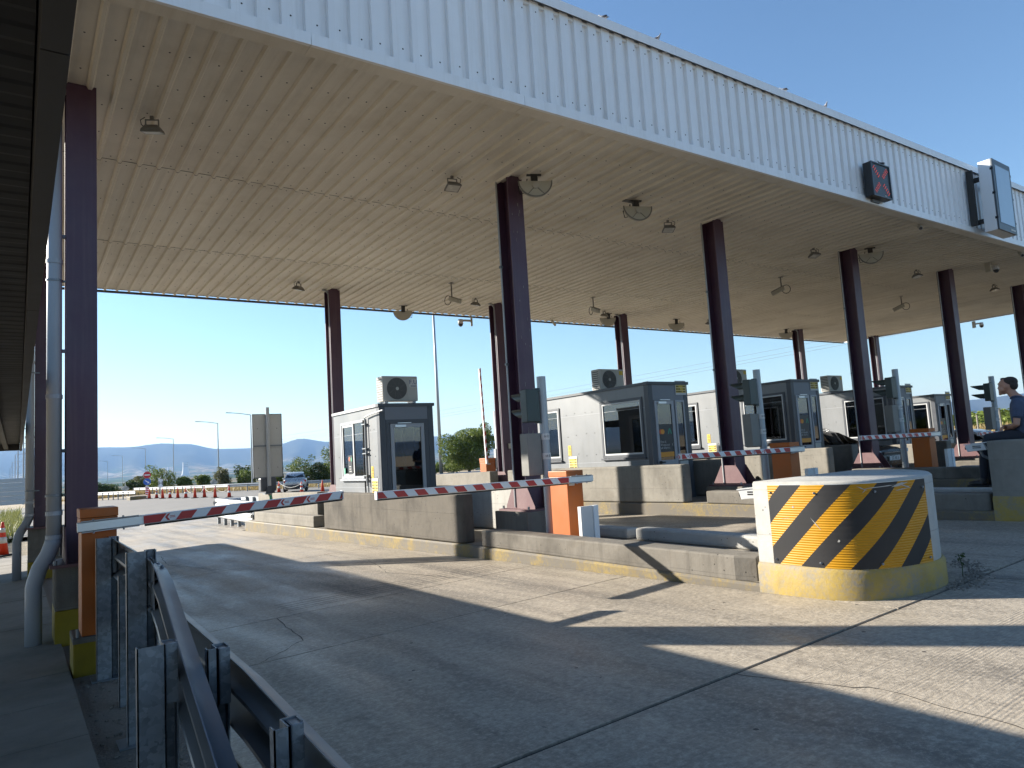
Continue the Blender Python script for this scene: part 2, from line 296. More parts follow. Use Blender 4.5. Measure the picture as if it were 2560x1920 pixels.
# ---------------------------------------------------------------- mesh helpers
class MB:
    def __init__(s): s.v = []; s.f = []; s.m = []
    def add(s, vs, fs, mi=0):
        o = len(s.v); s.v += [tuple(v) for v in vs]; s.f += [tuple(i + o for i in f) for f in fs]; s.m += [mi] * len(fs); return s
    def box(s, x0, x1, y0, y1, z0, z1, mi=0):
        return s.add([(x0, y0, z0), (x1, y0, z0), (x1, y1, z0), (x0, y1, z0), (x0, y0, z1), (x1, y0, z1), (x1, y1, z1), (x0, y1, z1)],
                     [(0, 3, 2, 1), (4, 5, 6, 7), (0, 1, 5, 4), (1, 2, 6, 5), (2, 3, 7, 6), (3, 0, 4, 7)], mi)
    def obox(s, c, size, rot, mi=0):      # rot: Matrix 3x3
        a, b, d = size[0] / 2, size[1] / 2, size[2] / 2; c = Vector(c)
        vs = [c + rot @ Vector((x, y, z)) for z in (-d, d) for x, y in ((-a, -b), (a, -b), (a, b), (-a, b))]
        return s.add(vs, [(0, 3, 2, 1), (4, 5, 6, 7), (0, 1, 5, 4), (1, 2, 6, 5), (2, 3, 7, 6), (3, 0, 4, 7)], mi)
    def prism(s, poly, axis, a, b, mi=0):
        n = len(poly)
        def P(p, t): return (t, p[0], p[1]) if axis == 'x' else (p[0], t, p[1]) if axis == 'y' else (p[0], p[1], t)
        vs = [P(p, a) for p in poly] + [P(p, b) for p in poly]
        return s.add(vs, [tuple(range(n))[::-1], tuple(range(n, 2 * n))] + [(i, (i + 1) % n, n + (i + 1) % n, n + i) for i in range(n)], mi)
    def loft(s, rings, caps=True, closed=True, mi=0):
        n = len(rings[0]); vs = [p for r in rings for p in r]; fs = []
        for k in range(len(rings) - 1):
            for i in range(n if closed else n - 1):
                j = (i + 1) % n; fs.append((k * n + i, k * n + j, (k + 1) * n + j, (k + 1) * n + i))
        if caps: fs += [tuple(range(n))[::-1], tuple(range((len(rings) - 1) * n, len(rings) * n))]
        return s.add(vs, fs, mi)
    def tube(s, pts, r, n=8, mi=0, caps=True):
        pts = [Vector(p) for p in pts]; rings = []; up = None
        rr = r if isinstance(r, (list, tuple)) else [r] * len(pts)
        for i, p in enumerate(pts):
            d = (pts[min(i + 1, len(pts) - 1)] - pts[max(i - 1, 0)]).normalized()
            if up is None: up = d.orthogonal().normalized()
            a = (up - d * up.dot(d))
            a = a.normalized() if a.length > 1e-6 else d.orthogonal().normalized()
            up = a; b = d.cross(a)
            rings.append([p + (a * math.cos(2 * math.pi * k / n) + b * math.sin(2 * math.pi * k / n)) * rr[i] for k in range(n)])
        return s.loft(rings, caps, True, mi)
    def cyl(s, p0, p1, r0, r1=None, n=12, mi=0): return s.tube([p0, p1], [r0, r0 if r1 is None else r1], n, mi)
    def ell(s, c, r, n=12, m=8, mi=0, rot=None):
        c = Vector(c); rings = []
        for j in range(1, m):
            t = math.pi * j / m - math.pi / 2
            ring = []
            for k in range(n):
                v = Vector((r[0] * math.cos(t) * math.cos(2 * math.pi * k / n), r[1] * math.cos(t) * math.sin(2 * math.pi * k / n), r[2] * math.sin(t)))
                ring.append(c + (rot @ v if rot else v))
            rings.append(ring)
        o = len(s.v); s.loft(rings, False, True, mi)
        bot = Vector((0, 0, -r[2])); top = Vector((0, 0, r[2]))
        s.v += [tuple(c + (rot @ bot if rot else bot)), tuple(c + (rot @ top if rot else top))]; ib, it = len(s.v) - 2, len(s.v) - 1
        L = o + (m - 2) * n
        for k in range(n):
            s.f += [(ib, o + (k + 1) % n, o + k), (it, L + k, L + (k + 1) % n)]; s.m += [mi, mi]
        return s
    def mesh(s, name, mats, smooth=False, recalc=True):
        me = bpy.data.meshes.new(name); me.from_pydata(s.v, [], s.f)
        for k in (mats if isinstance(mats, (list, tuple)) else [mats]): me.materials.append(M[k])
        if len(me.materials) > 1: me.polygons.foreach_set('material_index', s.m)
        if recalc:
            bm = bmesh.new(); bm.from_mesh(me); bmesh.ops.recalc_face_normals(bm, faces=bm.faces); bm.to_mesh(me); bm.free()
        if smooth: me.polygons.foreach_set('use_smooth', [True] * len(me.polygons))
        me.update(); return me
    def build(s, name, mats, parent=None, smooth=False, bevel=0, loc=None, rot=None, recalc=True, seg=2):
        o = bpy.data.objects.new(name, s.mesh(name, mats, smooth, recalc)); return fin(o, parent, bevel, loc, rot, seg)
def fin(o, parent=None, bevel=0, loc=None, rot=None, seg=2):
    col.objects.link(o)
    if parent: o.parent = parent
    if loc is not None: o.location = loc
    if rot is not None: o.rotation_euler = rot
    if bevel:
        b = o.modifiers.new('bevel', 'BEVEL'); b.width = bevel; b.segments = seg; b.limit_method = 'ANGLE'; b.angle_limit = R(35)
    return o
def smooth_by_angle(o, deg=40):
    me = o.data; me.polygons.foreach_set('use_smooth', [True] * len(me.polygons))
    bm = bmesh.new(); bm.from_mesh(me)
    for e in bm.edges:
        if len(e.link_faces) != 2 or e.calc_face_angle(0) > R(deg): e.smooth = False
    bm.to_mesh(me); bm.free(); return o
def inst(src, name, parent=None, loc=(0, 0, 0), rot=None):     # object that shares mesh data
    o = bpy.data.objects.new(name, src.data if hasattr(src, 'data') else src); return fin(o, parent, 0, loc, rot)
def tag(o, label=None, cat=None, group=None, kind=None):
    if label: o['label'] = label
    if cat: o['category'] = cat
    if group: o['group'] = group
    if kind: o['kind'] = kind
    return o
def thing(name, label, cat, loc=(0, 0, 0), rz=0, group=None):
    o = bpy.data.objects.new(name, None); col.objects.link(o); o.location = loc; o.rotation_euler = (0, 0, rz)
    o.empty_display_size = .2
    return tag(o, label, cat, group)
KIDS = {}
def copy_tree(o, parent=None, loc=None, rz=None, label=None, group=None):
    c = o.copy(); col.objects.link(c); c.parent = parent
    if loc is not None: c.location = loc
    if rz is not None: c.rotation_euler = (0, 0, rz)
    if label: c['label'] = label
    if group: c['group'] = group
    for ch in list(o.children): copy_tree(ch, c)
    return c
def text(body, size, name, m, parent, loc, rot, align='CENTER', ext=.0006, label=None):
    cu = bpy.data.curves.new(name, 'FONT'); cu.body = body; cu.size = size; cu.align_x = align; cu.align_y = 'CENTER'; cu.extrude = ext
    cu.resolution_u = 2
    t = bpy.data.objects.new(name, cu); me = bpy.data.meshes.new_from_object(t); bpy.data.objects.remove(t)
    me.materials.clear(); me.materials.append(M[m])
    o = bpy.data.objects.new(name, me); fin(o, parent, 0, loc, rot); return o
ORD = ['first', 'second', 'third', 'fourth', 'fifth', 'sixth', 'seventh', 'eighth', 'ninth', 'tenth']
# ================================================================ SETTING
def lerp_tab(tab, a):
    if a <= tab[0][0]: return tab[0][1]
    for (a0, h0), (a1, h1) in zip(tab, tab[1:]):
        if a <= a1:
            t = (a - a0) / (a1 - a0); t = t * t * (3 - 2 * t); return h0 + (h1 - h0) * t
    return tab[-1][1]
RIDGE = [(-180, 250), (-60, 300), (-25, 330), (-6, 350), (.6, 437), (3, 392), (4.6, 386), (6.5, 375), (8.4, 404), (10, 388), (12.4, 288), (14.9, 282),
         (16.5, 322), (18.2, 390), (20.3, 326), (24, 305), (28.7, 333), (35, 300), (45, 280), (60, 300), (68, 314), (70.5, 350), (76, 360), (100, 300), (180, 250)]
from mathutils import noise as mnoise
def sstep(a, b, x):
    t = max(0, min(1, (x - a) / (b - a))); return t * t * (3 - 2 * t)
def ground_z(x, y):
    r = math.hypot(x, y); az = math.degrees(math.atan2(x, y))
    inside = sstep(-9, -6.5, x) * (1 - sstep(34, 40, x)) * (1 - sstep(70, 80, y)) * sstep(-40, -30, y)
    z = zg(x, y) - .03 - .17 * inside + 2.1 * sstep(34, 60, x) * (1 - sstep(40, 75, y))
    if r > 120:
        z = z + (-21 - z) * sstep(120, 420, r)
        z += 3 * (mnoise.noise((x * .002, y * .002, 0))) * sstep(300, 900, r)
        z += 34 * sstep(3600, 7200, r) * (1 + .7 * mnoise.noise((x * .0006, y * .0006, 3)))
        hr = lerp_tab(RIDGE, az)
        k = sstep(6800, 11000, r) if r < 11000 else 1 - .5 * sstep(11000, 16000, r)
        rough = mnoise.fractal((x * .0004, y * .0004, 7), 1.0, 2.0, 5)
        z += (hr + 6) * k * (1 + .16 * rough * (1 - k * .75)) + 26 * rough * k
        if r < 11000: z -= 150 * abs(mnoise.noise((az * .55, r * .0003, 1))) * k * (1 - k) * 4
    return z
def build_ground():
    rs = [0.0]; r = 2.0
    while r < 16000:
        rs.append(r); r *= 1.0 + (.16 if r < 120 else .085 if r < 6000 else .03)
    rs.append(16000)
    azs = []; a = -180.0
    while a < 180:
        azs.append(a); a += .5 if -12 <= a < 90 else 4
    n = len(azs); vs = [(0, 0, ground_z(0, 0))]
    for r in rs[1:]:
        for a in azs:
            x, y = r * math.sin(R(a)), r * math.cos(R(a)); vs.append((x, y, ground_z(x, y)))
    fs = [(0, 1 + (i + 1) % n, 1 + i) for i in range(n)]; ms = [0] * n
    for k in range(len(rs) - 2):
        for i in range(n):
            j = (i + 1) % n; fs.append((1 + k * n + i, 1 + k * n + j, 1 + (k + 1) * n + j, 1 + (k + 1) * n + i)); ms.append(0 if rs[k + 1] < 260 else 1)
    me = bpy.data.meshes.new('ground'); me.from_pydata(vs, [], fs); me.materials.append(M['soil']); me.materials.append(M['terrain'])
    me.polygons.foreach_set('material_index', ms); me.polygons.foreach_set('use_smooth', [True] * len(fs)); me.update()
    o = bpy.data.objects.new('ground', me); col.objects.link(o); tag(o, kind='structure'); return o
build_ground()

# ---- pavements
ISL = [(5.65 + 5.06 * k, 7.55 + 5.06 * k) for k in range(5)]
IDZ = [0, .18, .28, .18, .05]
pav = bpy.data.objects.new('lane_pavement', None); col.objects.link(pav); tag(pav, kind='structure')
def zsheet(xs, ys, off): 
    vs = [(x, y, zg(x, y) + off) for y in ys for x in xs]; n = len(xs)
    return vs, [(j * n + i, j * n + i + 1, (j + 1) * n + i + 1, (j + 1) * n + i) for j in range(len(ys) - 1) for i in range(n - 1)]
v, f = zsheet([.93, 6.6, 11.67, 16.73, 21.8, 26.9, 33, 36], [-25, -10, 3, 12, 23, 38], -.012)
MB().add(v, f).build('joint_bed', 'joint', pav, recalc=False)
def slab(x0, x1, y0, y1, g=.009, gy0=None, gy1=None):
    a, b = x0 + g, x1 - g; c, d = y0 + (gy0 or g), y1 - (gy1 or g)
    t = [(a, c, zg(a, c)), (b, c, zg(b, c)), (b, d, zg(b, d)), (a, d, zg(a, d))]
    vs = [(p[0], p[1], p[2] - .04) for p in t] + t
    MB().add(vs, [(0, 3, 2, 1), (4, 5, 6, 7), (0, 1, 5, 4), (1, 2, 6, 5), (2, 3, 7, 6), (3, 0, 4, 7)]).build('slab', 'lane', pav, recalc=False)
XB = [.95, 6.9, 11.67, 16.73, 21.8, 26.9, 33.0]
ya = [-22, -17, -12, -7, -2, 3.0]
for a, b in zip(ya, ya[1:]):
    for c, d in zip(XB, XB[1:]): slab(c, d, a, b, gy1=.017 if b == 3.0 else None)
yb = [3.0, 6.05, 7.8, 12.9, 17.6, 23.0]
lanes = [(.95, ISL[0][0])] + [(ISL[k][1], ISL[k + 1][0]) for k in range(4)] + [(ISL[4][1], 33.0)]
for a, b in zip(yb, yb[1:]):
    for c, d in lanes: slab(c, d, a, b, gy0=.017 if a == 3.0 else None)
yc = [23.0, 28.0, 33.0, 38.0]
for a, b in zip(yc, yc[1:]):
    for c, d in zip(XB, XB[1:]): slab(c, d, a, b)
for a_, b_ in ISL: slab(a_, b_, 3.0, 6.05, gy0=.017)
# sealed saw cuts of the vehicle loops
for y in (8.05, 8.16, 8.30, 8.42, 8.58):
    MB().add([(2.45, y - .006, zg(2.45, y) + .003), (5.35, y - .006, zg(5.35, y) + .003), (5.35, y + .006, zg(5.35, y) + .003), (2.45, y + .006, zg(2.45, y) + .003)], [(0, 1, 2, 3)]).build('saw_cut', 'joint', pav)
def crack(pts, w, seed):
    rn = random.Random(seed); P = []
    for (ax, ay), (bx, by) in zip(pts, pts[1:]):
        for q in range(9): t = q / 9; P.append((ax + (bx - ax) * t + rn.gauss(0, .012), ay + (by - ay) * t + rn.gauss(0, .012)))
    P.append(pts[-1]); a = []; b = []
    for i, (x, y) in enumerate(P):
        x2, y2 = P[min(i + 1, len(P) - 1)]; x1, y1 = P[max(i - 1, 0)]; L = math.hypot(x2 - x1, y2 - y1) or 1; h = w * rn.uniform(.3, 1.2) * .5
        nx, ny = -(y2 - y1) / L * h, (x2 - x1) / L * h; a.append((x + nx, y + ny, zg(x, y) + .0025)); b.append((x - nx, y - ny, zg(x, y) + .0025))
    MB().loft([a, b], False, False).build('crack', 'joint', pav, recalc=False)
crack([(1.6, 6.05), (2.1, 6.5), (2.25, 7.8)], .008, 1); crack([(3.6, 3.0), (3.9, 2.2), (3.75, 1.2)], .007, 2); crack([(4.6, 7.8), (4.3, 9.5), (4.75, 11.2), (4.6, 12.9)], .010, 3); crack([(7.0, 3.0), (7.15, 2.4), (6.95, 1.4), (7.1, -2)], .016, 4); crack([(5.0, 1.4), (5.6, 1.1), (6.9, 1.25)], .006, 5); crack([(2.6, 17.6), (2.4, 15.4), (2.9, 12.9)], .012, 6)
rd = []; 
v, f = zsheet([-6, -2, 2, 6.6, 11.67, 16.73, 21.8, 26.9, 33, 45, 60], [38, 45, 55, 62, 70, 76, 84], -.004)
# far plaza, its edge cut along the verge
MB().add(v, f).build('road', 'asphalt', recalc=False); tag(bpy.data.objects['road'], kind='structure')
# left walkway of paving slabs with a gravel strip
walk = bpy.data.objects.new('walkway', None); col.objects.link(walk); tag(walk, kind='structure')
def tilt_box(w, l, t, g=.006):
    m = MB(); vs = []
    for z in (-t, 0):
        for x, y in ((-w / 2 + g, -l / 2 + g), (w / 2 - g, -l / 2 + g), (w / 2 - g, l / 2 - g), (-w / 2 + g, l / 2 - g)): vs.append((x, y, z + .0246 * x - .0217 * y))
    return m.add(vs, [(0, 3, 2, 1), (4, 5, 6, 7), (0, 1, 5, 4), (1, 2, 6, 5), (2, 3, 7, 6), (3, 0, 4, 7)]).mesh('slab', 'walk', recalc=False)
wm = tilt_box(1.32, 1.02, .06)
for j in range(26):
    for i in range(4):
        x = .38 - .66 - 1.32 * i; y = -1.6 + 1.02 * j + .35
        inst(wm, 'slab', walk, (x, y, zg(x, y) - .015 + random.uniform(-.003, .003)))
v, f = zsheet([-5.2, .3, .96], [-3, 12, 25], -.05)
MB().add(v, f).build('gravel_strip', 'gravel', walk, recalc=False)
mg = MB()                                                     # loose stones on the strip
for _ in range(420):
    x = random.uniform(.42, .93); y = random.uniform(1.5, 9.5); s = random.uniform(.004, .014)
    mg.ell((x, y, zg(x, y) - .048 + s * .4), (s * 1.2, s, s * .7), 6, 4)
tag(mg.build('loose_gravel', 'gravel', recalc=False), 'scattered small stones on the strip beside the guardrail', 'gravel', kind='stuff')
mg = MB()                                                     # grit swept against the striped block
for _ in range(500):
    t = random.random(); x = 6.5 + 1.3 * t + random.gauss(0, .06); y = 2.95 + .55 * t * t + random.gauss(0, .07); s = random.uniform(.004, .012)
    if y > 3.1 + .15 * (x - 6.6) ** 2 + .02 and x < 7.4: y = 3.06
    mg.ell((x, y, zg(x, y) + s * .3), (s * 1.2, s, s * .7), 6, 4)
tag(mg.build('grit', 'gravel', recalc=False), 'dark grit gathered at the foot of the striped block', 'gravel', kind='stuff')

# ================================================================ TOLL CANOPY
XL, XR, YF, YBK, ZC = -.25, 33.31, 6.94, 19.0, 6.2
PIT = .253; SW = PIT * 4; NS = 33
can = thing('toll_canopy', 'long flat toll plaza canopy with ribbed cream ceiling and white ribbed front fascia', 'canopy', (0, 0, 0))
def rib_profile(depth=.038, base=.075, top=.034):             # along u, height h (positive = proud)
    pr = []
    for i in range(4):
        u = i * PIT; pr += [(u, 0), (u + PIT / 2 - base / 2, 0), (u + PIT / 2 - top / 2, depth), (u + PIT / 2 + top / 2, depth), (u + PIT / 2 + base / 2, 0)]
    return pr + [(4 * PIT, 0)]
def screw(m, c, nrm, r=.011, mi=1):
    c = Vector(c); n = Vector(nrm); a = n.orthogonal().normalized(); b = n.cross(a)
    ring = [c + (a * math.cos(k * math.pi / 3) + b * math.sin(k * math.pi / 3)) * r for k in range(6)]
    m.add(ring + [c + n * .008], [(k, (k + 1) % 6, 6) for k in range(6)], mi)
def ceil_sheet(length, rows, seed):
    rnd = random.Random(seed); m = MB(); pr = rib_profile()
    vs = [(u, 0, -h) for u, h in pr] + [(u, length, -h) for u, h in pr]; n = len(pr)
    m.add(vs, [(i, i + 1, n + i + 1, n + i) for i in range(n - 1)])
    m.add([(u, 0, -h + .009) for u, h in pr] + [(u, 0, -h) for u, h in pr], [(i, i + 1, n + i + 1, n + i) for i in range(n - 1)], 1)
    for y in rows:
        for i in range(4):
            u = i * PIT + rnd.choice((.02, -.025, 0)) + (.0 if i else .03)
            screw(m, (max(.02, u + rnd.uniform(-.01, .01)), y + rnd.uniform(-.015, .015), 0), (0, 0, -1), .012)
    return m.mesh('ceiling_sheet', ['ceiling', 'screw'], recalc=False)
ROWS = [(7.0, 11.06, .0), (11.05, 15.01, .004), (15.0, 18.98, .008)]
for ri, (y0, y1, dz) in enumerate(ROWS):
    L = y1 - y0; rows = [.12 + .765 * i for i in range(6) if .12 + .765 * i < L]
    ms = [ceil_sheet(L, rows, ri * 10 + q) for q in range(3)]
    for i in range(NS): inst(ms[(i * 7 + ri) % 3], 'ceiling_sheet', can, (XL + .02 + i * SW, y0, ZC - dz * 1.5))
def fas_sheet(h, seed):
    rnd = random.Random(seed); m = MB(); pr = [(a, -b) for a, b in rib_profile(.055, .105, .085)]  # ribs inverted into recessed channels, shaped so the strips shade darker
    vs = [(u, -d, 0) for u, d in pr] + [(u, -d, h) for u, d in pr]; n = len(pr)
    m.add(vs, [(i, i + 1, n + i + 1, n + i) for i in range(n - 1)])
    for z in (.16, h - .16):
        for i in range(4): screw(m, (i * PIT + rnd.choice((.03, .05, .02)), -.001, z + rnd.uniform(-.02, .02)), (0, -1, 0), .011)
    return m.mesh('fascia_sheet', ['fascia', 'screw'], recalc=False)
fm = [fas_sheet(1.42, q) for q in range(3)]
for i in range(NS):
    inst(fm[i % 3], 'fascia_sheet', can, (XL + .02 + i * SW, YF, 6.24))
    inst(fm[i % 3], 'fascia_sheet', can, (XL + .02 + (i + 1) * SW, YBK, 6.24), (0, 0, math.pi))
for i in range(11):
    inst(fm[i % 3], 'fascia_sheet', can, (XL, YF + .1 + (i + 1) * SW, 6.24), (0, 0, -math.pi / 2))
    inst(fm[i % 3], 'fascia_sheet', can, (XR, YF + .1 + i * SW, 6.24), (0, 0, math.pi / 2))
FL = 2.78; nf = 12
bf = MB().box(0, FL - .005, -.045, -.037, .0, .125).box(0, FL - .005, -.045, .0, -.006, .0).mesh('bottom_flashing', 'fascia')
us = MB().box(0, FL - .006, -.0365, .19, -.002, .004).mesh('soffit_strip', 'ceiling')
tf = MB().prism([(-.06, .0), (-.052, .0), (-.052, .135), (.15, .142), (.15, -.05), (.16, -.05), (.16, .155), (-.06, .143)], 'x', 0, FL - .005).mesh('top_flashing', 'fascia')  # unseen back leg added to keep sun from leaking in behind the fascia
for i in range(nf):
    x = XL + .02 - .03 + i * FL
    inst(bf, 'bottom_flashing', can, (x, YF, 6.13)); inst(us, 'soffit_strip', can, (x, YF, 6.128)); inst(tf, 'top_flashing', can, (x + .19 if i else x, YF, 7.635))
MB().box(XL - .02, XR + .02, YBK - .05, YBK + .045, 6.12, 6.16).build('back_edge_trim', 'dark_beam', can)
MB().box(XL - .045, XL, YF + .05, YBK - .06, 6.13, 6.255).box(XR, XR + .045, YF + .05, YBK - .06, 6.13, 6.255).build('end_trim', 'fascia', can)
MB().box(XL + .01, XR - .01, YF + .01, YBK - .01, 7.60, 7.64).build('roof_deck', 'fascia', can)

# ---- columns
HW, DP = .295, .336; YC, YB_ = 9.021, 17.10
CX = [.424, 6.464, 11.525, 16.585, 21.646, 26.706, 32.746]
ZB = .82
def col_proto(name):
    t = thing(name, 'maroon steel column', 'column')
    s = MB(); w, d, tf_, tw = HW / 2, DP / 2, .024, .014; H = ZC - ZB + .0
    s.box(-w, w, -d, -d + tf_, .03, H); s.box(-w, w, d - tf_, d, .03, H); s.box(-tw / 2, tw / 2, -d + tf_, d - tf_, .03, H)
    s.build('shaft', 'maroon', t)
    MB().box(-.30, .30, -.40, .40, 0, .03).build('base_plate', 'maroon_sunlit', t)
    for sx in (-1, 1):
        MB().prism([(-.38, .03), (.38, .03), (.38, .07), (d + .01, .40), (-d - .01, .40), (-.38, .07)], 'x', sx * (w + .001), sx * (w + .013)).build('gusset', 'maroon_sunlit', t)
    for sx in (-1, 1):
        for sy in (-1, 1): MB().cyl((sx * .25, sy * .34, .03), (sx * .25, sy * .34, .075), .018, n=6).build('anchor_bolt', 'galv_dark', t)
    return t
def pedestal(t, zbot, x0=-.36, x1=.36, y0=-.44, y1=.44, yellow=False):
    if yellow:
        MB().box(x0, x1, y0, y1, zbot + .34, 0).build('pedestal', 'conc_grey', t, bevel=.012)
        MB().box(x0 - .004, x1 + .004, y0 - .004, y1 + .004, zbot - .1, zbot + .34).build('pedestal_base', 'ped_yellow', t, bevel=.012)
    else: MB().box(x0, x1, y0, y1, zbot - .1, 0).build('pedestal', 'conc_grey', t, bevel=.015)
cp = col_proto('canopy_column')
FC = []; BC = []
for i, x in enumerate(CX):
    for row, (yy, L) in enumerate(((YC, FC), (YB_, BC))):
        cx, cy = (x if i or not row else .27) + HW / 2, yy + DP / 2
        which = ('rain pipe end' if True else '')
        lab = '%s maroon steel column %s from the white rain pipes, in the row %s the booths' % (ORD[i], '', ('in front of' if row == 0 else 'behind'))
        lab = lab.replace('  ', ' ')
        t = cp if (i == 0 and row == 0) else copy_tree(cp)
        t.location = (cx, cy, ZB); t['label'] = lab; t['group'] = 'canopy columns'; L.append(t)
for i, (t, b) in enumerate(zip(FC, BC)):
    if i == 0:
        pedestal(t, zg(.5, 9) - .03 - ZB, -.25, .42, -.29, .40, True); pedestal(b, zg(.5, 17) - .05 - ZB, -.25, .42, -.29, .40, True)
    elif i < 6:
        pedestal(t, .36 + IDZ[i - 1] - ZB); pedestal(b, .27 + IDZ[i - 1] - ZB)
    else: pedestal(t, zg(32.9, 9) - ZB); pedestal(b, zg(32.9, 17) - ZB)
    # surface conduits
    H = ZC - ZB
    if i:
        MB().tube([(-.165, .13, .05), (-.165, .13, H - .02)], .016, 8).build('conduit', 'galv_lit', t)
        MB().box(-.19, -.14, .11, .15, 2.3, 2.34).box(-.19, -.14, .11, .15, 3.9, 3.94).build('conduit_clip', 'galv_dark', t)
        for q, u in enumerate((-.075, -.02)):
            MB().tube([(u - .06, -.10, .03), (u - .06, -.10, H - .16), (u - .10, -.06, H - .07), (u - .18, .0, H - .03)], .019, 8).build('conduit', 'pipe', b)
        if i in (2, 5): MB().box(.02, .16, -.22, -.17, 1.05, 1.2).build('junction_box', 'dish', b)
    else:
        MB().tube([(-.19, .0, .1), (-.19, .0, H - 1.6)], .012, 8).build('conduit', 'pipe_dark', t)
        for z in (1.2, 2.3, 3.6): MB().box(-.215, -.13, -.03, .02, z, z + .035).build('conduit_clip', 'galv', t)
# paint chips on the second column
m = MB(); rnd = random.Random(3)
for _ in range(26):
    x, z = rnd.uniform(-.1, .12), rnd.uniform(.9, 5.3); h = rnd.uniform(.01, .07)
    m.box(x, x + rnd.uniform(.004, .009), -DP / 2 - .0012, -DP / 2 + .001, z, z + h)
tag(m.build('paint_chip', 'conc_pale', FC[1]), kind='stuff')

# ---- rain pipes
def downpipe(y, xu, zel, xl, zb, label):
    t = thing('rain_pipe', label, 'pipe', (xl, y, zb), 0, 'rain pipes'); r = .073; d = xu - xl
    MB().tube([(d, 0, zel - zb + .05), (d, 0, 6.2 - zb)], r, 20).build('upper_pipe', 'pipe', t, smooth=True)
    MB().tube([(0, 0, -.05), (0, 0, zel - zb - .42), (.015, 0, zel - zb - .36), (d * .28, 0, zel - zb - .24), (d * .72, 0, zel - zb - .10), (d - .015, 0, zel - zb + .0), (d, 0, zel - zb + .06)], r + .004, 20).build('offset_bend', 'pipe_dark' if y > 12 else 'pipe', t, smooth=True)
    for z in (zel - zb + .05, zel - zb + .3, 2.6 - zb, 4.1 - zb): MB().tube([(d, 0, z), (d, 0, z + .045)], r + .007, 20).build('collar', 'pipe', t, smooth=False)
    for z in (1.55 - zb, 3.9 - zb): MB().tube([(d, 0, z), (d, 0, z + .022)], r + .009, 20).box(d + .05, d + .16, -.012, .012, z, z + .02).build('clamp', 'galv_dark', t)
    return t
downpipe(9.12, .318, 1.05, .14, .02, 'white rain pipe with a grey offset bend beside the first front column')
downpipe(17.05, .19, 1.02, -.01, -.14, 'white rain pipe with a dark offset bend beside the first rear column')

# ================================================================ WALKWAY ROOF (low dark roof over the left walkway)
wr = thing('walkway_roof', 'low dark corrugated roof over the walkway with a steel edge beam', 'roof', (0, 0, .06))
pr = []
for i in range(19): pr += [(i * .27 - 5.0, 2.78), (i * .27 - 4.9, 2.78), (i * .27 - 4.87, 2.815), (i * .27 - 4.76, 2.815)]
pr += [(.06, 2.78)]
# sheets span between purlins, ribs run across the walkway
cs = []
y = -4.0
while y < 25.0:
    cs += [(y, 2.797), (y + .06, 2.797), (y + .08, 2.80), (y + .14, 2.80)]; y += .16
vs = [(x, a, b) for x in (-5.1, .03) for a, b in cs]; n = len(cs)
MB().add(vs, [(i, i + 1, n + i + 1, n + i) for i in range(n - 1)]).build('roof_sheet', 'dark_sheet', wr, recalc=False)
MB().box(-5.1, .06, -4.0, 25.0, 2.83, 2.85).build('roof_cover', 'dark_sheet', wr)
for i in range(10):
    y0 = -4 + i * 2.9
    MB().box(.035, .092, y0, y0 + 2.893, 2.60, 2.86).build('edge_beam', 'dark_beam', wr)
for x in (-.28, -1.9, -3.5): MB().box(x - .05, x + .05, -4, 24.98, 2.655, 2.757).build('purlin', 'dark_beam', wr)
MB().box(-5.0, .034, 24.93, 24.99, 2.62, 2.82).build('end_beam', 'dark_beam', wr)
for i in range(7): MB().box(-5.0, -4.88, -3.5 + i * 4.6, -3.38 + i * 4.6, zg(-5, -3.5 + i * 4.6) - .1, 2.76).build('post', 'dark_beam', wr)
# ================================================================ TRAFFIC ISLANDS
NOSE = [(5.67, 4.27), (5.665, 4.05), (5.665, 3.78), (5.69, 3.54), (5.77, 3.35), (5.94, 3.21), (6.20, 3.13), (6.52, 3.095), (6.80, 3.18), (7.08, 3.35), (7.30, 3.57), (7.43, 3.80), (7.48, 3.98), (7.49, 4.12), (7.485, 4.27)]
def catmull(p, n=4):
    out = []
    for i in range(len(p) - 1):
        a, b, c, d = p[max(i - 1, 0)], p[i], p[i + 1], p[min(i + 2, len(p) - 1)]
        for k in range(n):
            t = k / n; out.append(tuple(.5 * ((2 * b[j]) + (c[j] - a[j]) * t + (2 * a[j] - 5 * b[j] + 4 * c[j] - d[j]) * t * t + (3 * b[j] - a[j] - 3 * c[j] + d[j]) * t ** 3) for j in (0, 1)))
    return out + [p[-1]]
NS_ = catmull(NOSE, 4)
def offset(poly, d):
    out = []
    for i, p in enumerate(poly):
        a, b = poly[max(i - 1, 0)], poly[min(i + 1, len(poly) - 1)]; tx, ty = b[0] - a[0], b[1] - a[1]; L = math.hypot(tx, ty)
        out.append((p[0] - ty / L * -d * -1, p[1] + tx / L * -d)) if False else out.append((p[0] + ty / L * d, p[1] - tx / L * d))
    return out
OX, OY = 6.58, 4.27
def loc_(poly): return [(x - OX, y - OY) for x, y in poly]
def arc_pts(poly):
    s = [0]
    for a, b in zip(poly, poly[1:]): s.append(s[-1] + math.hypot(b[0] - a[0], b[1] - a[1]))
    return s
def at_arc(poly, s, u):
    for i in range(len(s) - 1):
        if u <= s[i + 1] or i == len(s) - 2:
            t = (u - s[i]) / (s[i + 1] - s[i]); return (poly[i][0] * (1 - t) + poly[i + 1][0] * t, poly[i][1] * (1 - t) + poly[i + 1][1] * t)
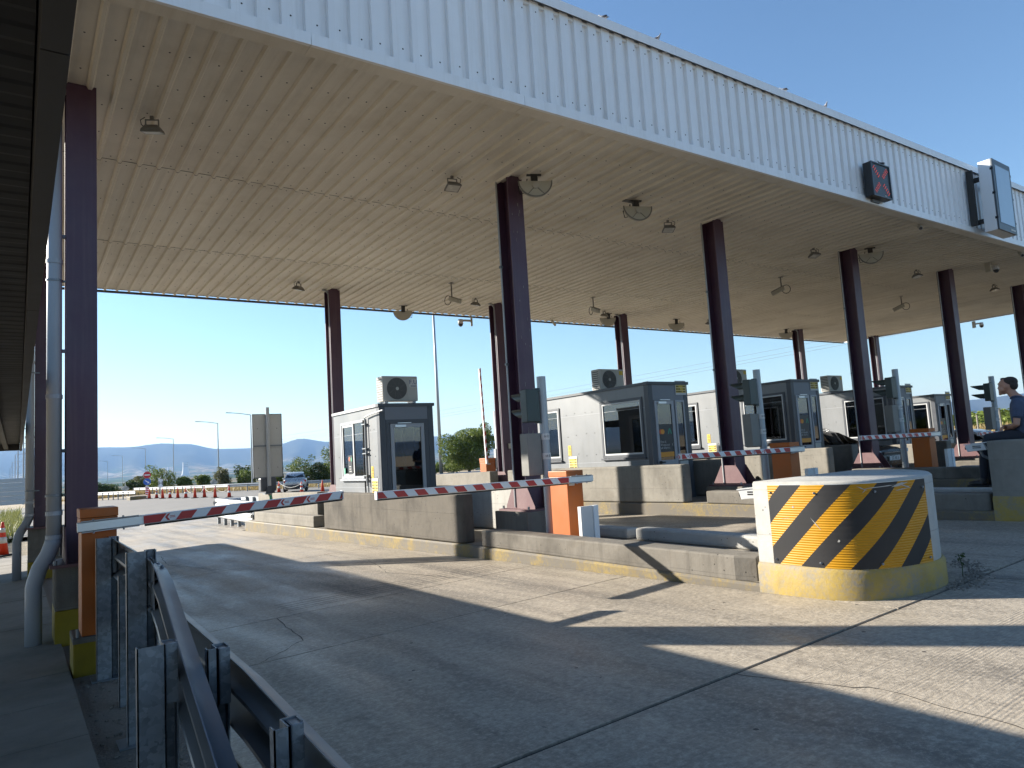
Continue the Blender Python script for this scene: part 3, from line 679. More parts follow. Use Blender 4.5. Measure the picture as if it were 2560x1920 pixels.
def nose_block(k, u0, u1, label, bodymat):
    dx, dz = 5.06 * k, IDZ[k]; zb = zg(OX + dx, 3.6); t = thing('barrier_block', label, 'concrete block', (OX + dx, OY, zb))
    zt = 1.305 + dz - zb; zm = .565 + dz - zb
    outer = loc_(NS_)
    rings = []
    for z, o in ((zm - .0, 0), (zt - .02, 0), (zt, -.02)): rings.append([(x, y, z) for x, y in offset(outer, o)])
    b = MB(); b.loft(rings, True, True); smooth_by_angle(b.build('block_body', bodymat, t), 50)
    rings = []
    for z, o in ((-.12, .03), (zm - .03, .03), (zm + .004, .008)): rings.append([(x, y, z) for x, y in offset(outer, o)])
    b = MB(); b.loft(rings, True, True); smooth_by_angle(b.build('base_band', 'block_yellow', t), 50)
    # wrapped hazard sheet: each slanting stripe its own strip
    p = offset(outer, .008); s = arc_pts(p); z0, z1 = zm + .005, zt - .03
    U0, U1 = u0, u1; q = MB(); n = 26
    back = [[(*at_arc(p, s, U0 + (U1 - U0) * i / n), z) for z in (z0 - .004, z1 + .004)] for i in range(n + 1)]
    bk = MB(); bk.loft([[r[0] for r in back], [r[1] for r in back]], False, False); pan = bk.build('hazard_panel', 'alu', t, smooth=True, recalc=False)
    p2 = offset(outer, .011); s2 = arc_pts(p2); wv = .212; slope = 1.0; rows = 14
    a = U0 - slope * (z1 - z0) - .08; i = 1
    while a < U1:
        vs = []; ok = False; mb = MB(); prev = None
        for r in range(rows + 1):
            z = z0 + (z1 - z0) * r / rows; c0 = max(U0, min(U1, a + slope * (z - z0))); c1 = max(U0, min(U1, a + wv + slope * (z - z0)))
            row = [(*at_arc(p2, s2, c0 + (c1 - c0) * j / 6), z) for j in range(7)]
            if c1 - c0 > 1e-4: ok = True
            if prev and ok: mb.loft([prev, row], False, False)
            prev = row
        if ok and mb.f: mb.build('stripe', 'haz_yellow' if i % 2 else 'haz_black', pan, smooth=True, recalc=False)
        a += wv; i += 1
    for fr in (.02, .30, .62, .97):
        for z in (z0 + .04, z1 - .07):
            x, y = at_arc(p2, s2, U0 + (U1 - U0) * fr); n_ = Vector((x, y - .5, 0)).normalized()
            MB().cyl((x, y, z), (x + n_.x * .012, y + n_.y * .012, z), .010, n=8).build('bolt', 'galv', pan)
    return t
nb0 = nose_block(0, .17, 1.70, 'rounded white concrete block wrapped in yellow and black slanting stripes', 'conc_white')
# smeared white paint and a chip on the striped sheet
pp = offset(loc_(NS_), .013); ss = arc_pts(pp); rnd = random.Random(5); m = MB()
zb0 = nb0.location.z
for (u, z, L, h, sl) in ((1.38, 1.245, .20, .016, .15), (1.45, 1.225, .12, .012, -.3), (1.40, 1.205, .16, .007, .1), (1.02, 1.235, .09, .006, -.5), (1.04, 1.215, .05, .006, .9), (.62, .94, .09, .008, -1.2), (.42, 1.08, .02, .016, 0), (1.18, 1.24, .3, .008, .05), (.80, .80, .022, .018, .3), (.33, .98, .10, .003, .1)):
    n = 8; up = []; lo = []
    for i in range(n + 1):
        t = i / n; x, y = at_arc(pp, ss, u + L * (t - .5)); zz = z + sl * L * (t - .5); w = h * math.sin(math.pi * t) * rnd.uniform(.5, 1)
        up.append((x, y, zz + w - zb0)); lo.append((x, y, zz - w * .6 - zb0))
    m.loft([up, lo], False, False)
tag(m.build('paint_smear', 'conc_white', [c for c in nb0.children if c.name.startswith('hazard')][0], recalc=False), kind='stuff')
nose_block(1, .60, 1.9, 'rounded grey concrete block that a man sits on', 'conc_pale')
for k, w in ((2, 'beyond the block with the seated man, first of its row'), (3, 'second beyond the block with the seated man'), (4, 'third beyond the block with the seated man')):
    nose_block(k, .5, 1.7, 'rounded concrete island block %s' % w, 'conc_pale')

WHICH = ['with the booth that has a glazed door and a sliding window', 'second from the guardrail', 'third from the guardrail', 'fourth from the guardrail', 'fifth from the guardrail']
def beam(name, label, cat, pts, mats, bevel, group, dx, dz):
    """prism from a plan polygon with bottom and top heights per vertex (x, y, z0, z1), placed on island"""
    cx = sum(p[0] for p in pts) / len(pts); cy = sum(p[1] for p in pts) / len(pts); z0 = min(p[2] for p in pts)
    n = len(pts); vs = [(p[0] - cx, p[1] - cy, p[2] - z0) for p in pts] + [(p[0] - cx, p[1] - cy, p[3] - z0) for p in pts]
    o = MB().add(vs, [tuple(range(n))[::-1], tuple(range(n, 2 * n))] + [(i, (i + 1) % n, n + (i + 1) % n, n + i) for i in range(n)]).build(name, mats, None, bevel=bevel, loc=(cx + dx, cy, z0 + dz))
    return tag(o, label, cat, group)
def itop(y): return .365 if y < 9.5 else .365 - (y - 9.5) * .0125
for k in range(5):
    dx, dz = 5.06 * k, IDZ[k]; w = WHICH[k]
    t = thing('traffic_island', 'long concrete traffic island with worn yellow kerb, %s' % ('first from the guardrail' if k == 0 else w), 'traffic island', (5.65 + dx, 3.9, 0), 0, 'traffic islands')
    ys = [3.75, 6.5, 9.5, 13, 16, 19, 22.55]
    ring = lambda y, e=0: [(0, y - 3.9, -.5), (0, y - 3.9, itop(y) + dz - .025), (.025, y - 3.9, itop(y) + dz), (1.875, y - 3.9, itop(y) + dz), (1.9, y - 3.9, itop(y) + dz - .025), (1.9, y - 3.9, -.5)]
    mb = MB(); mb.loft([ring(y) for y in ys], True, True); mb.build('kerb', 'kerb_yellow', t)
    mb = MB(); mb.loft([[(.06, y - 3.9, itop(y) + dz + .004), (1.84, y - 3.9, itop(y) + dz + .004)] for y in ys], False, False); mb.build('top_slab', 'conc_top', t, recalc=False)
    e = [.365, .36]
    beam('kerb_beam', 'long low grey concrete beam along the kerb between gatepost and block, island %s' % ('nearest the guardrail' if k == 0 else w), 'concrete beam',
         [(5.67, 4.56, .352, .60), (5.74, 4.34, .352, .60), (5.97, 4.34, .352, .60), (5.97, 9.14, .372, .60), (5.67, 9.14, .372, .60)], 'conc_grey', .02, 'low concrete beams', dx, dz)
    beam('guard_wall', 'stained grey concrete guard wall on the window side of the booth, island %s' % ('nearest the guardrail' if k == 0 else w), 'concrete wall',
         [(5.67, 9.72, .372, 1.12), (5.72, 9.66, .372, 1.12), (5.88, 9.66, .372, 1.12), (5.88, 15.8, .30, 1.10), (5.67, 15.8, .30, 1.10)], 'conc_soot' if k == 0 else 'conc_wall', .025, 'booth guard walls', dx, dz)
    beam('guard_wall', 'pale concrete guard wall on the far side of the booth, island %s' % ('nearest the guardrail' if k == 0 else w), 'concrete wall',
         [(7.20, 9.95, .372, 1.14), (7.50, 9.95, .372, 1.14), (7.50, 16.2, .30, 1.12), (7.20, 16.2, .30, 1.12)], 'conc_white' if k == 0 else 'conc_wall', .03, 'booth guard walls', dx, dz)
    beam('kerb_beam', 'low grey concrete beam behind the booth, island %s' % ('nearest the guardrail' if k == 0 else w), 'concrete beam',
         [(5.67, 16.5, .285, .545), (5.95, 16.5, .285, .545), (5.95, 21.6, .215, .50), (5.67, 21.6, .215, .50)], 'conc_pale', .02, 'low concrete beams', dx, dz)
    beam('barrier_wall', 'thin pale concrete wall at the far tip of the island %s' % ('nearest the guardrail' if k == 0 else w), 'concrete wall',
         [(6.02, 17.2, .27, 1.07), (6.30, 17.2, .27, 1.07), (6.30, 22.45, .205, .99), (6.02, 22.45, .205, .99)], 'conc_pale', .02, 'island tip walls', dx, dz)
    for j, (a, b, zt) in enumerate(((4.5, 7.55, .54), (7.72, 9.6, .52))):
        beam('low_wall', 'low white concrete wall edging the %s, island %s' % ('lane side by the block' if j == 0 else 'lane side by the column', 'nearest the guardrail' if k == 0 else w), 'concrete wall',
             [(7.28, a, .37, zt), (7.53, a, .37, zt), (7.53, b, .372, zt), (7.28, b, .372, zt)], 'conc_white', .03, 'low white walls', dx, dz)

# ---- crash cushions of stacked rails at the island tips
def crash_cushion():
    t = thing('crash_cushion', 'crash cushion', 'crash barrier', (0, 0, 0), 0, 'crash cushions at the island tips')
    pr = [(-.15, 0), (-.11, .055), (-.05, .055), (0, .0), (.05, .055), (.11, .055), (.15, 0), (.15, -.01), (0, -.012), (-.15, -.01)]
    for sx in (-.62, .62):
        for z in (.34, .72):
            for y0 in (0, 1.7, 3.4):
                MB().prism([(sx * (1 - .03 * y0) + (b if sx > 0 else -b), z + a) for a, b in pr], 'y', y0, y0 + 1.78).build('rail', 'galv_lit', t)
    for i in range(6):
        y = .15 + i * .98
        for sx in (-.5, .5): MB().box(sx - .05, sx + .05, y - .05, y + .05, -.05, .86).build('post', 'galv_dark', t)
        MB().box(-.5, .5, y - .03, y + .03, .46, .6).build('crossbar', 'galv', t)
    for z in (.34, .72): MB().tube([(-.56, 5.15, z), (-.42, 5.45, z), (0, 5.6, z), (.42, 5.45, z), (.56, 5.15, z)], .12, 8).build('nose', 'galv_lit', t)
    return t
cc = crash_cushion()
for k in range(5):
    o = cc if k == 0 else copy_tree(cc)
    x = 6.6 + 5.06 * k; o.location = (x, 23.0, zg(x, 25)); o['label'] = 'galvanised crash cushion of stacked rails at the tip of the island %s' % ('nearest the guardrail' if k == 0 else WHICH[k])

# ================================================================ GUARDRAIL beside the walkway
def wbeam(path, name, parent, m='galv_rail', flip=1):
    """W profile swept along a path of (x, y, ztop)"""
    pr = [(0, 0), (.005, -.012), (.045, -.045), (.082, -.058), (.082, -.098), (.045, -.118), (.008, -.145), (.008, -.165), (.045, -.19), (.082, -.212), (.082, -.252), (.045, -.268), (.005, -.298), (0, -.31)]
    th = .006; rings = []
    full = [(a * flip, b) for a, b in pr] + [((a - th) * flip, b) for a, b in reversed(pr)]
    for (x, y, z) in path: rings.append([(x + a, y, z + b) for a, b in full])
    return smooth_by_angle(MB().loft(rings, True, True).build(name, m, parent), 30)
gr = thing('guardrail', 'galvanised double guardrail beside the walkway, its upper rail ramping down to the ground', 'guardrail', (0, 0, 0))
up = [(.665, 12.0, 1.17), (.665, 7.3, 1.20), (.66, 4.9, 1.20)]
wbeam(up, 'upper_rail', gr)
ramp = [(.672, 5.12, 1.205), (.668, 4.85, 1.19), (.645, 4.5, 1.16), (.63, 4.28, 1.12), (.61, 3.69, .94), (.60, 2.81, .62), (.60, 2.0, .33), (.60, 1.3, .08)]
wbeam(ramp, 'ramped_rail', gr)
low = [(.80, 12.0, .78), (.815, 5.25, .87), (.83, 3.4, .825), (.83, 2.26, .755), (.83, .6, .69)]
wbeam(low, 'lower_rail', gr)
def sigma_post(x, y, zt, zb, yaw=0, sh=.115):
    """folded C post seen from the walkway"""
    t_ = .006; d = .10
    m = MB()
    for (a, b, c, e) in ((0, sh, 0, t_), (0, t_, 0, d * .5), (sh - t_, sh, 0, d), (sh, sh + .055, d - t_, d), (sh + .049, sh + .055, d * .3, d)):
        m.box(a, b, c, e, 0, zt - zb)
    return m.build('post', 'galv', gr, loc=(x, y, zb), rot=(0, 0, yaw))
def spacer(x, y, zt, h=.29, w=.06): MB().box(0, w, 0, .10, -h, 0).box(-.004, 0, .0, .10, -h, 0).build('spacer', 'galv', gr, loc=(x, y, zt), bevel=.004)
sigma_post(.535, 6.90, 1.215, zg(.6, 6.9) - .06); spacer(.655, 6.92, 1.21, .29, .03)
sigma_post(.545, 4.98, 1.245, zg(.6, 5) - .06); spacer(.66, 5.0, 1.20, .29, .03)
sigma_post(.435, 3.63, .945, zg(.5, 3.6) - .06, 0, .115); spacer(.555, 3.65, .94, .26, .05)
sigma_post(.715, 3.58, .895, zg(.7, 3.5) - .06, 0, .045); spacer(.775, 3.60, .885, .25, .045)
sigma_post(.715, 2.55, .82, zg(.7, 2.5) - .06, 0, .055); spacer(.785, 2.57, .815, .25, .04)
sigma_post(.60, 5.95, 1.0, zg(.6, 6) - .06, 0, .05)
sigma_post(.70, 1.3, .80, zg(.7, 1.3) - .06, 0, .065); sigma_post(.56, 9.6, 1.2, zg(.6, 9.6) - .06)
for x, y in ((.60, 6.95), (.60, 5.03), (.50, 3.70)): MB().box(-.10, .12, -.08, .11, 0, .012).build('foot_plate', 'galv_dark', gr, loc=(x, y, zg(x, y) - .047))
for zo in (-.05, -.115, -.2, -.265):
    for y in (4.86, 5.02): MB().ell((.725 if zo not in (-.115, -.2) else .69, y, 1.2 + zo), (.012, .012, .012), 8, 5).build('bolt', 'galv', gr)
for y in (5.1, 5.3): MB().ell((.83, y, .865), (.014, .014, .010), 8, 5).build('bolt', 'galv', gr)
MB().box(.676, .679, 4.84, 5.16, .89, 1.2).build('splice_plate', 'galv', gr)
# ================================================================ TOLL BOOTHS
def panel_wall(m, axis, c0, c1, u0, u1, z0, z1, holes, mi=0):
    """wall slab between c0 and c1 on `axis`, spanning u0..u1 and z0..z1, with rectangular holes (ua, ub, za, zb)"""
    us = sorted({u0, u1, *[h[0] for h in holes], *[h[1] for h in holes]}); zs = sorted({z0, z1, *[h[2] for h in holes], *[h[3] for h in holes]})
    for a, b in zip(us, us[1:]):
        run = None
        for c, d in zip(zs, zs[1:]):
            hole = any(h[0] <= a + 1e-6 and b <= h[1] + 1e-6 and h[2] <= c + 1e-6 and d <= h[3] + 1e-6 for h in holes)
            if not hole:
                if axis == 'x': m.box(c0, c1, a, b, c, d, mi)
                else: m.box(a, b, c0, c1, c, d, mi)
def frame(axis, c0, c1, u0, u1, z0, z1, w, m=None):
    m = m or MB()
    for (a, b, c, d) in ((u0, u1, z0, z0 + w), (u0, u1, z1 - w, z1), (u0, u0 + w, z0 + w, z1 - w), (u1 - w, u1, z0 + w, z1 - w)):
        if axis == 'x': m.box(c0, c1, a, b, c, d)
        else: m.box(a, b, c0, c1, c, d)
    return m
def rate_board(t, loc, w=.27, h=.30, axis='x', big=True):
    """yellow toll board: rows of small vehicle pictograms and prices, as flat print"""
    s = bpy.data.objects.new('rate_board', None); 
    b = MB().box(0, .006, -w / 2, w / 2, -h / 2, h / 2)
    rot = (0, 0, 0) if axis == 'x' else (0, 0, math.pi / 2)
    bo = b.build('rate_board', 'paper', t, loc=loc, rot=rot)
    y = MB(); ink = MB(); rh = h * .72 / 4
    for i in range(4):
        z = h * .5 - h * .14 - (i + 1) * rh
        y.box(-.0015, 0, -w * .46, w * .46, z + rh * .06, z + rh * .94)
        for j in range(i + 1):
            q = w * .38 - j * w * .13
            ink.box(-.003, -.0015, q - w * .05, q + w * .045, z + rh * .25, z + rh * .6); ink.box(-.003, -.0015, q - w * .02, q + w * .04, z + rh * .6, z + rh * .78)
        ink.box(-.003, -.0015, -w * .40, -w * .2, z + rh * .3, z + rh * .68)
    tag(y.build('yellow_row', 'sign_yellow', bo), kind='stuff'); tag(ink.build('pictogram', 'ink', bo), kind='stuff')
    return bo
def warn_label(t, loc):
    bo = MB().box(0, .004, -.055, .055, -.12, .12).build('warning_label', 'sign_yellow', t, loc=loc)
    m = MB(); m.prism([(-.035, .03), (.035, .03), (0, .095)], 'x', -.002, 0); m.prism([(-.022, .037), (.022, .037), (0, .08)], 'x', -.0035, -.002, 1)
    m.box(-.003, -.002, -.004, .004, .045, .066)
    for i in range(3): m.box(-.002, 0, -.035, .03 - .01 * i, -.03 - .03 * i, -.018 - .03 * i)
    m.build('warning_print', ['ink', 'sign_yellow'], bo)
    return bo
def booth(kind, L, H, lab, loc):
    """local frame: x 0..1.2 (lane face x=0), y 0 (door end) .. L, z 0..H"""
    W = 1.2; t = thing('toll_booth', lab, 'toll booth', loc, 0, 'toll booths')
    th = .05; wz0, wz1 = (1.08, 2.24) if kind == 0 else (.98, 2.19)
    wins = [(.70, 2.02)] if kind == 0 else [(.22, 1.50), (3.05, 3.75)]
    dz0, dz1 = .03, 2.12
    body = MB(); holes = [(a, b, wz0, wz1) for a, b in wins]
    panel_wall(body, 'x', 0, th, .12, L, 0, H, holes); body.build('side_panel', 'booth_panel', t)
    body = MB(); panel_wall(body, 'x', W - th, W, .12, L, 0, H, holes); body.build('side_panel', 'booth_panel', t)
    body = MB(); panel_wall(body, 'y', L - th, L, th, W - th, 0, H, [(.25, .95, 1.0, 2.2)]); body.build('back_panel', 'booth_panel', t)
    for x in (0, W - .12): MB().box(x - .004 if x == 0 else x, x + .12 if x == 0 else x + .124, -.006, .12, 0, H).build('corner_post', 'booth_dark', t)
    d0, d1 = (.215, .985) if kind == 0 else (.135, .735)
    fr = MB(); panel_wall(fr, 'y', .0, th, .12, W - .12, 0, H, [(d0, d1, dz0, dz1)] + ([] if kind == 0 else [(.775, 1.065, .90, dz1)])); fr.build('front_panel', 'booth_front', t)
    if kind == 0: frame('y', -.012, .0, d0 - .085, d1 + .085, .0, dz1 + .08, .08).build('door_surround', 'booth_dark', t)
    # seams
    for z in (.86, 1.98, 2.5):
        if z < H - .05:
            MB().box(-.0015, 0, .125, L, z, z + .006).build('seam', 'frame_grey', t)
    # roof
    MB().box(-.03, W + .03, -.03, L + .03, H, H + .055).build('roof', 'booth_dark' if kind else 'frame_white', t)
    MB().box(-.034, W + .034, -.034, .10, H - .004, H + .06).build('roof_trim', 'booth_dark', t)
    MB().box(th, W - th, th, L - th, .0, .04).box(th, W - th, th, L - th, H - .06, H - .01).build('floor_and_lining', 'interior', t)
    MB().box(.08, .42, .75, 1.75, .70, .74).box(.10, .40, .78, .82, .04, .70).box(.10, .40, 1.68, 1.72, .04, .70).build('desk', 'interior', t)
    MB().box(.16, .20, 1.05, 1.40, .84, 1.10).box(.17, .19, 1.2, 1.25, .74, .84).build('monitor', 'led_case', t)
    # door
    dm = thing('door', None, None, (d0, 0, dz0)); dm.parent = t; dw, dh = d1 - d0, dz1 - dz0
    MB()
    fw = .075; f_ = frame('y', -.02, .03, .008, dw - .008, .006, dh - .006, fw); mid = .62 if kind == 0 else .72
    f_.box(fw, dw - fw, -.018, .028, mid, mid + .10); f_.build('door_frame', 'frame_grey', dm)
    MB().box(fw - .01, dw - fw + .01, .0, .008, mid + .09, dh - fw).build('pane', 'glass', dm)
    MB().box(fw - .01, dw - fw + .01, .0, .008, fw, mid + .01).build('pane', 'glass_dark', dm)
    MB().cyl((dw - .06 if kind == 0 else .045, -.02, mid + .06), (dw - .06 if kind == 0 else .045, -.06, mid + .06), .03, n=12).box(dw - .17 if kind == 0 else .04, dw - .05 if kind == 0 else .16, -.07, -.05, mid + .045, mid + .07).build('handle', 'rubber', dm)
    MB().box(.10, .34, -.055, -.02, dh - .075, dh - .03).box(.16, .46, -.05, -.035, dh - .0, dh + .015).build('door_closer', 'alu', dm)
    if kind:
        sd = frame('y', -.02, .03, .777, 1.063, .902, dz1 - .002, .04).build('sidelight', 'frame_grey', t)
        MB().box(.81, 1.03, .0, .008, .93, dz1 - .03).build('pane', 'glass', sd)
        p = MB().box(fw - .005, dw - fw - .02, -.004, -.001, mid + .16, mid + .86).build('card_poster', 'poster', dm)
        text('Στα Δ\nπληρωμή\nμε κάρτα.', .062, 'lettering', 'paper', p, (.115, -.006, mid + .42), (R(90), 0, 0), 'LEFT')
        for (x, z, r, mm) in ((.155, mid + .70, .055, 'card_red'), (.20, mid + .70, .055, 'card_orange')):
            MB().cyl((x, -.0045 - (.002 if mm == 'card_orange' else 0), z), (x, -.007 - (.002 if mm == 'card_orange' else 0), z), r, n=20).build('emblem_disc', mm, p)
        MB().prism([(.36, mid + .65), (.39, mid + .65), (.42, mid + .74), (.45, mid + .65), (.48, mid + .65), (.435, mid + .77), (.405, mid + .77)], 'y', -.006, -.004).build('emblem', 'card_green', p)
        for q in range(3): MB().tube([(.47 + .02 * q + .03 * q * math.cos(R(a)) , -.006, mid + .42 + (.03 + .022 * q) * math.sin(R(a))) for a in range(-50, 51, 20)], .005, 4).build('contactless_mark', 'paper', p)
        MB().box(fw, dw - fw - .02, -.006, -.004, mid + .165, mid + .27).build('poster_photo', 'card_orange', p)
        MB().box(.80, 1.05, -.012, -.002, .70, .88).build('notice', 'sign_back', t)
        rate_board(t, (1.0, -.012, 2.41 - .02), .34, .31, 'y')
    # windows on both lane faces
    for x, sgn in ((0, -1), (W, 1)):
        for wi, (a, b) in enumerate(wins):
            w = frame('x', *sorted((x + sgn * .022, x - sgn * th)), a - .03, b + .03, wz0 - .03, wz1 + .03, .055).build('window', 'booth_dark' if kind else 'frame_grey', t)
            if kind == 0:
                c = (a + b) / 2
                frame('x', *sorted((x + sgn * .012, x - sgn * .02)), c - .02, b - .028, wz0 + .028, wz1 - .028, .05).build('sash', 'frame_white', w)
                frame('x', *sorted((x - sgn * .022, x - sgn * .045)), a + .028, c + .03, wz0 + .028, wz1 - .028, .05).build('sash', 'frame_white', w)
            else: frame('x', *sorted((x + sgn * .014, x - sgn * .03)), a + .027, b - .027, wz0 + .027, wz1 - .027, .035).build('sash', 'frame_white', w)
            MB().box(x - .004 - sgn * .01, x + .004 - sgn * .01, a + .02, b - .02, wz0 + .02, wz1 - .02).build('pane', 'glass', w)
            MB().box(*sorted((x, x + sgn * .06)), a - .05, b + .05, wz0 - .075, wz0 - .035).build('sill', 'frame_grey' if kind == 0 else 'booth_dark', w)
    w = frame('y', L - .05, L + .01, .23, .97, .98, 2.22, .05).build('window', 'frame_grey', t)
    MB().box(.26, .94, L - .03, L - .02, 1.02, 2.18).build('pane', 'glass', w)
    # rivets
    m = MB(); rnd = random.Random(int(loc[0] * 10))
    for z in (1.05, 1.52, 2.02):
        for y in ((.25, .48, 2.2) if kind == 0 else (1.8, 2.1, 2.4, 2.75, 3.9)): m.ell((-.003, y + rnd.uniform(-.05, .05), z + rnd.uniform(-.03, .03)), (.006, .010, .010), 6, 4)
    tag(m.build('rivet', 'screw', t, recalc=False), kind='stuff')
    yb = .33 if kind == 0 else 2.62
    warn_label(t, (-.005, yb + .10, 1.17)); rate_board(t, (-.008, yb, .86 if kind else .88), .30, .33)
    return t
BL = ['small grey toll booth with a sliding window and a glazed door, nearest the guardrail', 'long pale grey toll booth, second from the guardrail', 'long pale grey toll booth, third from the guardrail, person inside', 'long pale grey toll booth, fourth from the guardrail, beside the black car', 'pale grey toll booth, fifth and farthest from the guardrail']
BOOTHS = [booth(0, 2.5, 2.47, BL[0], (5.9, 13.1, .34))]
for k, (y, z, H) in enumerate(((10.6, .53, 2.46), (10.6, .63, 2.46), (10.7, .54, 2.43), (11.83, .42, 2.40))): BOOTHS.append(booth(1, 4.0, H, BL[k + 1], (10.9 + 5.06 * k, y, z)))
# goose-neck pipe and cables on the small booth
b0 = BOOTHS[0]
MB().tube([(-.05, .62, .9), (-.05, .62, 2.27), (-.05, .60, 2.30), (-.06, .30, 2.34), (-.08, -.35, 2.37)], .014, 8).build('gooseneck_pipe', 'galv_lit', b0)
MB().tube([(-.04, .72, .72), (-.045, .74, 1.3), (-.04, .72, 2.25)], .017, 8).build('cable', 'rubber', b0)
for z in (1.1, 1.55, 1.65, 2.15): MB().box(-.07, 0, .58, .76, z, z + .02).build('cable_bracket', 'galv_dark', b0)
MB().box(-.10, .0, .15, 1.2, .70, .76).build('counter_shelf', 'frame_white', b0)
p = MB().box(-.014, -.011, 1.45, 1.68, 1.14, 1.55).build('card_poster', 'poster', b0)
MB().cyl((-.015, 1.60, 1.47), (-.017, 1.60, 1.47), .045, n=16).build('emblem_disc', 'card_red', p)
MB().box(-.016, -.014, 1.47, 1.53, 1.42, 1.50).build('emblem', 'card_green', p)
for i in range(3): MB().box(-.016, -.014, 1.52 - .02 * (i == 2), 1.62, 1.30 - .05 * i, 1.315 - .05 * i).build('print_line', 'paper', p)
MB().box(-.014, -.011, 1.86, 1.94, 1.14, 1.28).build('sticker', 'card_green', b0)
for k in range(1, 5):
    b = BOOTHS[k]
    MB().tube([(-.03, 3.55, .5), (-.03, 3.6, 1.3), (-.03, 3.58, 2.1)], .012, 6).build('cable', 'rubber', b)

# ---- air conditioners on the roofs
def aircon(lab, loc, logo, s=1.0, rz=0):
    t = thing('air_conditioner', lab, 'air conditioner', loc, rz, 'rooftop air conditioners'); W, D, H = .80 * s, .30, .55 * s
    MB().box(0, W, 0, D, .03, H).build('casing', 'ac_white', t, bevel=.02)
    MB().box(.05, .12, .02, D - .02, -.005, .03).box(W - .12, W - .05, .02, D - .02, -.005, .03).build('foot', 'galv_dark', t)
    cx, cz, r = W * .40, H * .5 + .015, H * .40
    g = MB().cyl((cx, -.002, cz), (cx, -.008, cz), r * 1.02, n=28).build('fan_opening', 'ac_grille', t)
    for i in range(6): MB().tube([(cx + r * (i + 1) / 6.2 * math.cos(a * math.pi / 12), -.014, cz + r * (i + 1) / 6.2 * math.sin(a * math.pi / 12)) for a in range(25)], .0035, 4).build('grille_ring', 'ac_grille', g)
    for i in range(8): MB().tube([(cx + .04 * math.cos(i * math.pi / 4), -.016, cz + .04 * math.sin(i * math.pi / 4)), (cx + r * math.cos(i * math.pi / 4 + .5), -.016, cz + r * math.sin(i * math.pi / 4 + .5))], .0035, 4).build('grille_spoke', 'flood', g)
    MB().cyl((cx, -.01, cz), (cx, -.022, cz), .035, n=14).build('fan_hub', 'ac_white', g)
    frame('y', -.006, .0, cx - r * 1.08, cx + r * 1.08, cz - r * 1.08, cz + r * 1.08, .012).build('fan_frame', 'ac_white', t)
    m = MB()
    for i in range(9): m.box(-.004, 0, .03, D - .03, .07 + i * .05 * s, .095 + i * .05 * s)
    m.build('side_fins', 'ac_grille', t)
    if logo:
        p = MB().box(W * .76, W * .98, -.004, -.001, H * .58, H * .90).build('badge', 'paper', t)
        text(logo, .135, 'lettering', 'ink_blue', p, (W * .87, -.006, H * .77), (R(90), 0, 0)); MB().box(W * .79, W * .96, -.0055, -.004, H * .61, H * .64).build('print_line', 'ink_blue', p)
    else: MB().box(W * .82, W * .97, -.004, -.001, H * .74, H * .92).build('badge', 'sign_yellow', t)
    return t
aircon('white air conditioner with a blue logo on the small booth roof', (6.08, 13.28, 2.90), 'F.U')
aircon('white air conditioner on the roof of the second booth from the guardrail', (11.55, 12.8, 3.08), None)
aircon('white air conditioner on the roof of the third booth from the guardrail', (16.55, 12.9, 3.18), None)
aircon('white air conditioner on the roof of the fourth booth from the guardrail', (21.35, 12.8, 3.05), None)

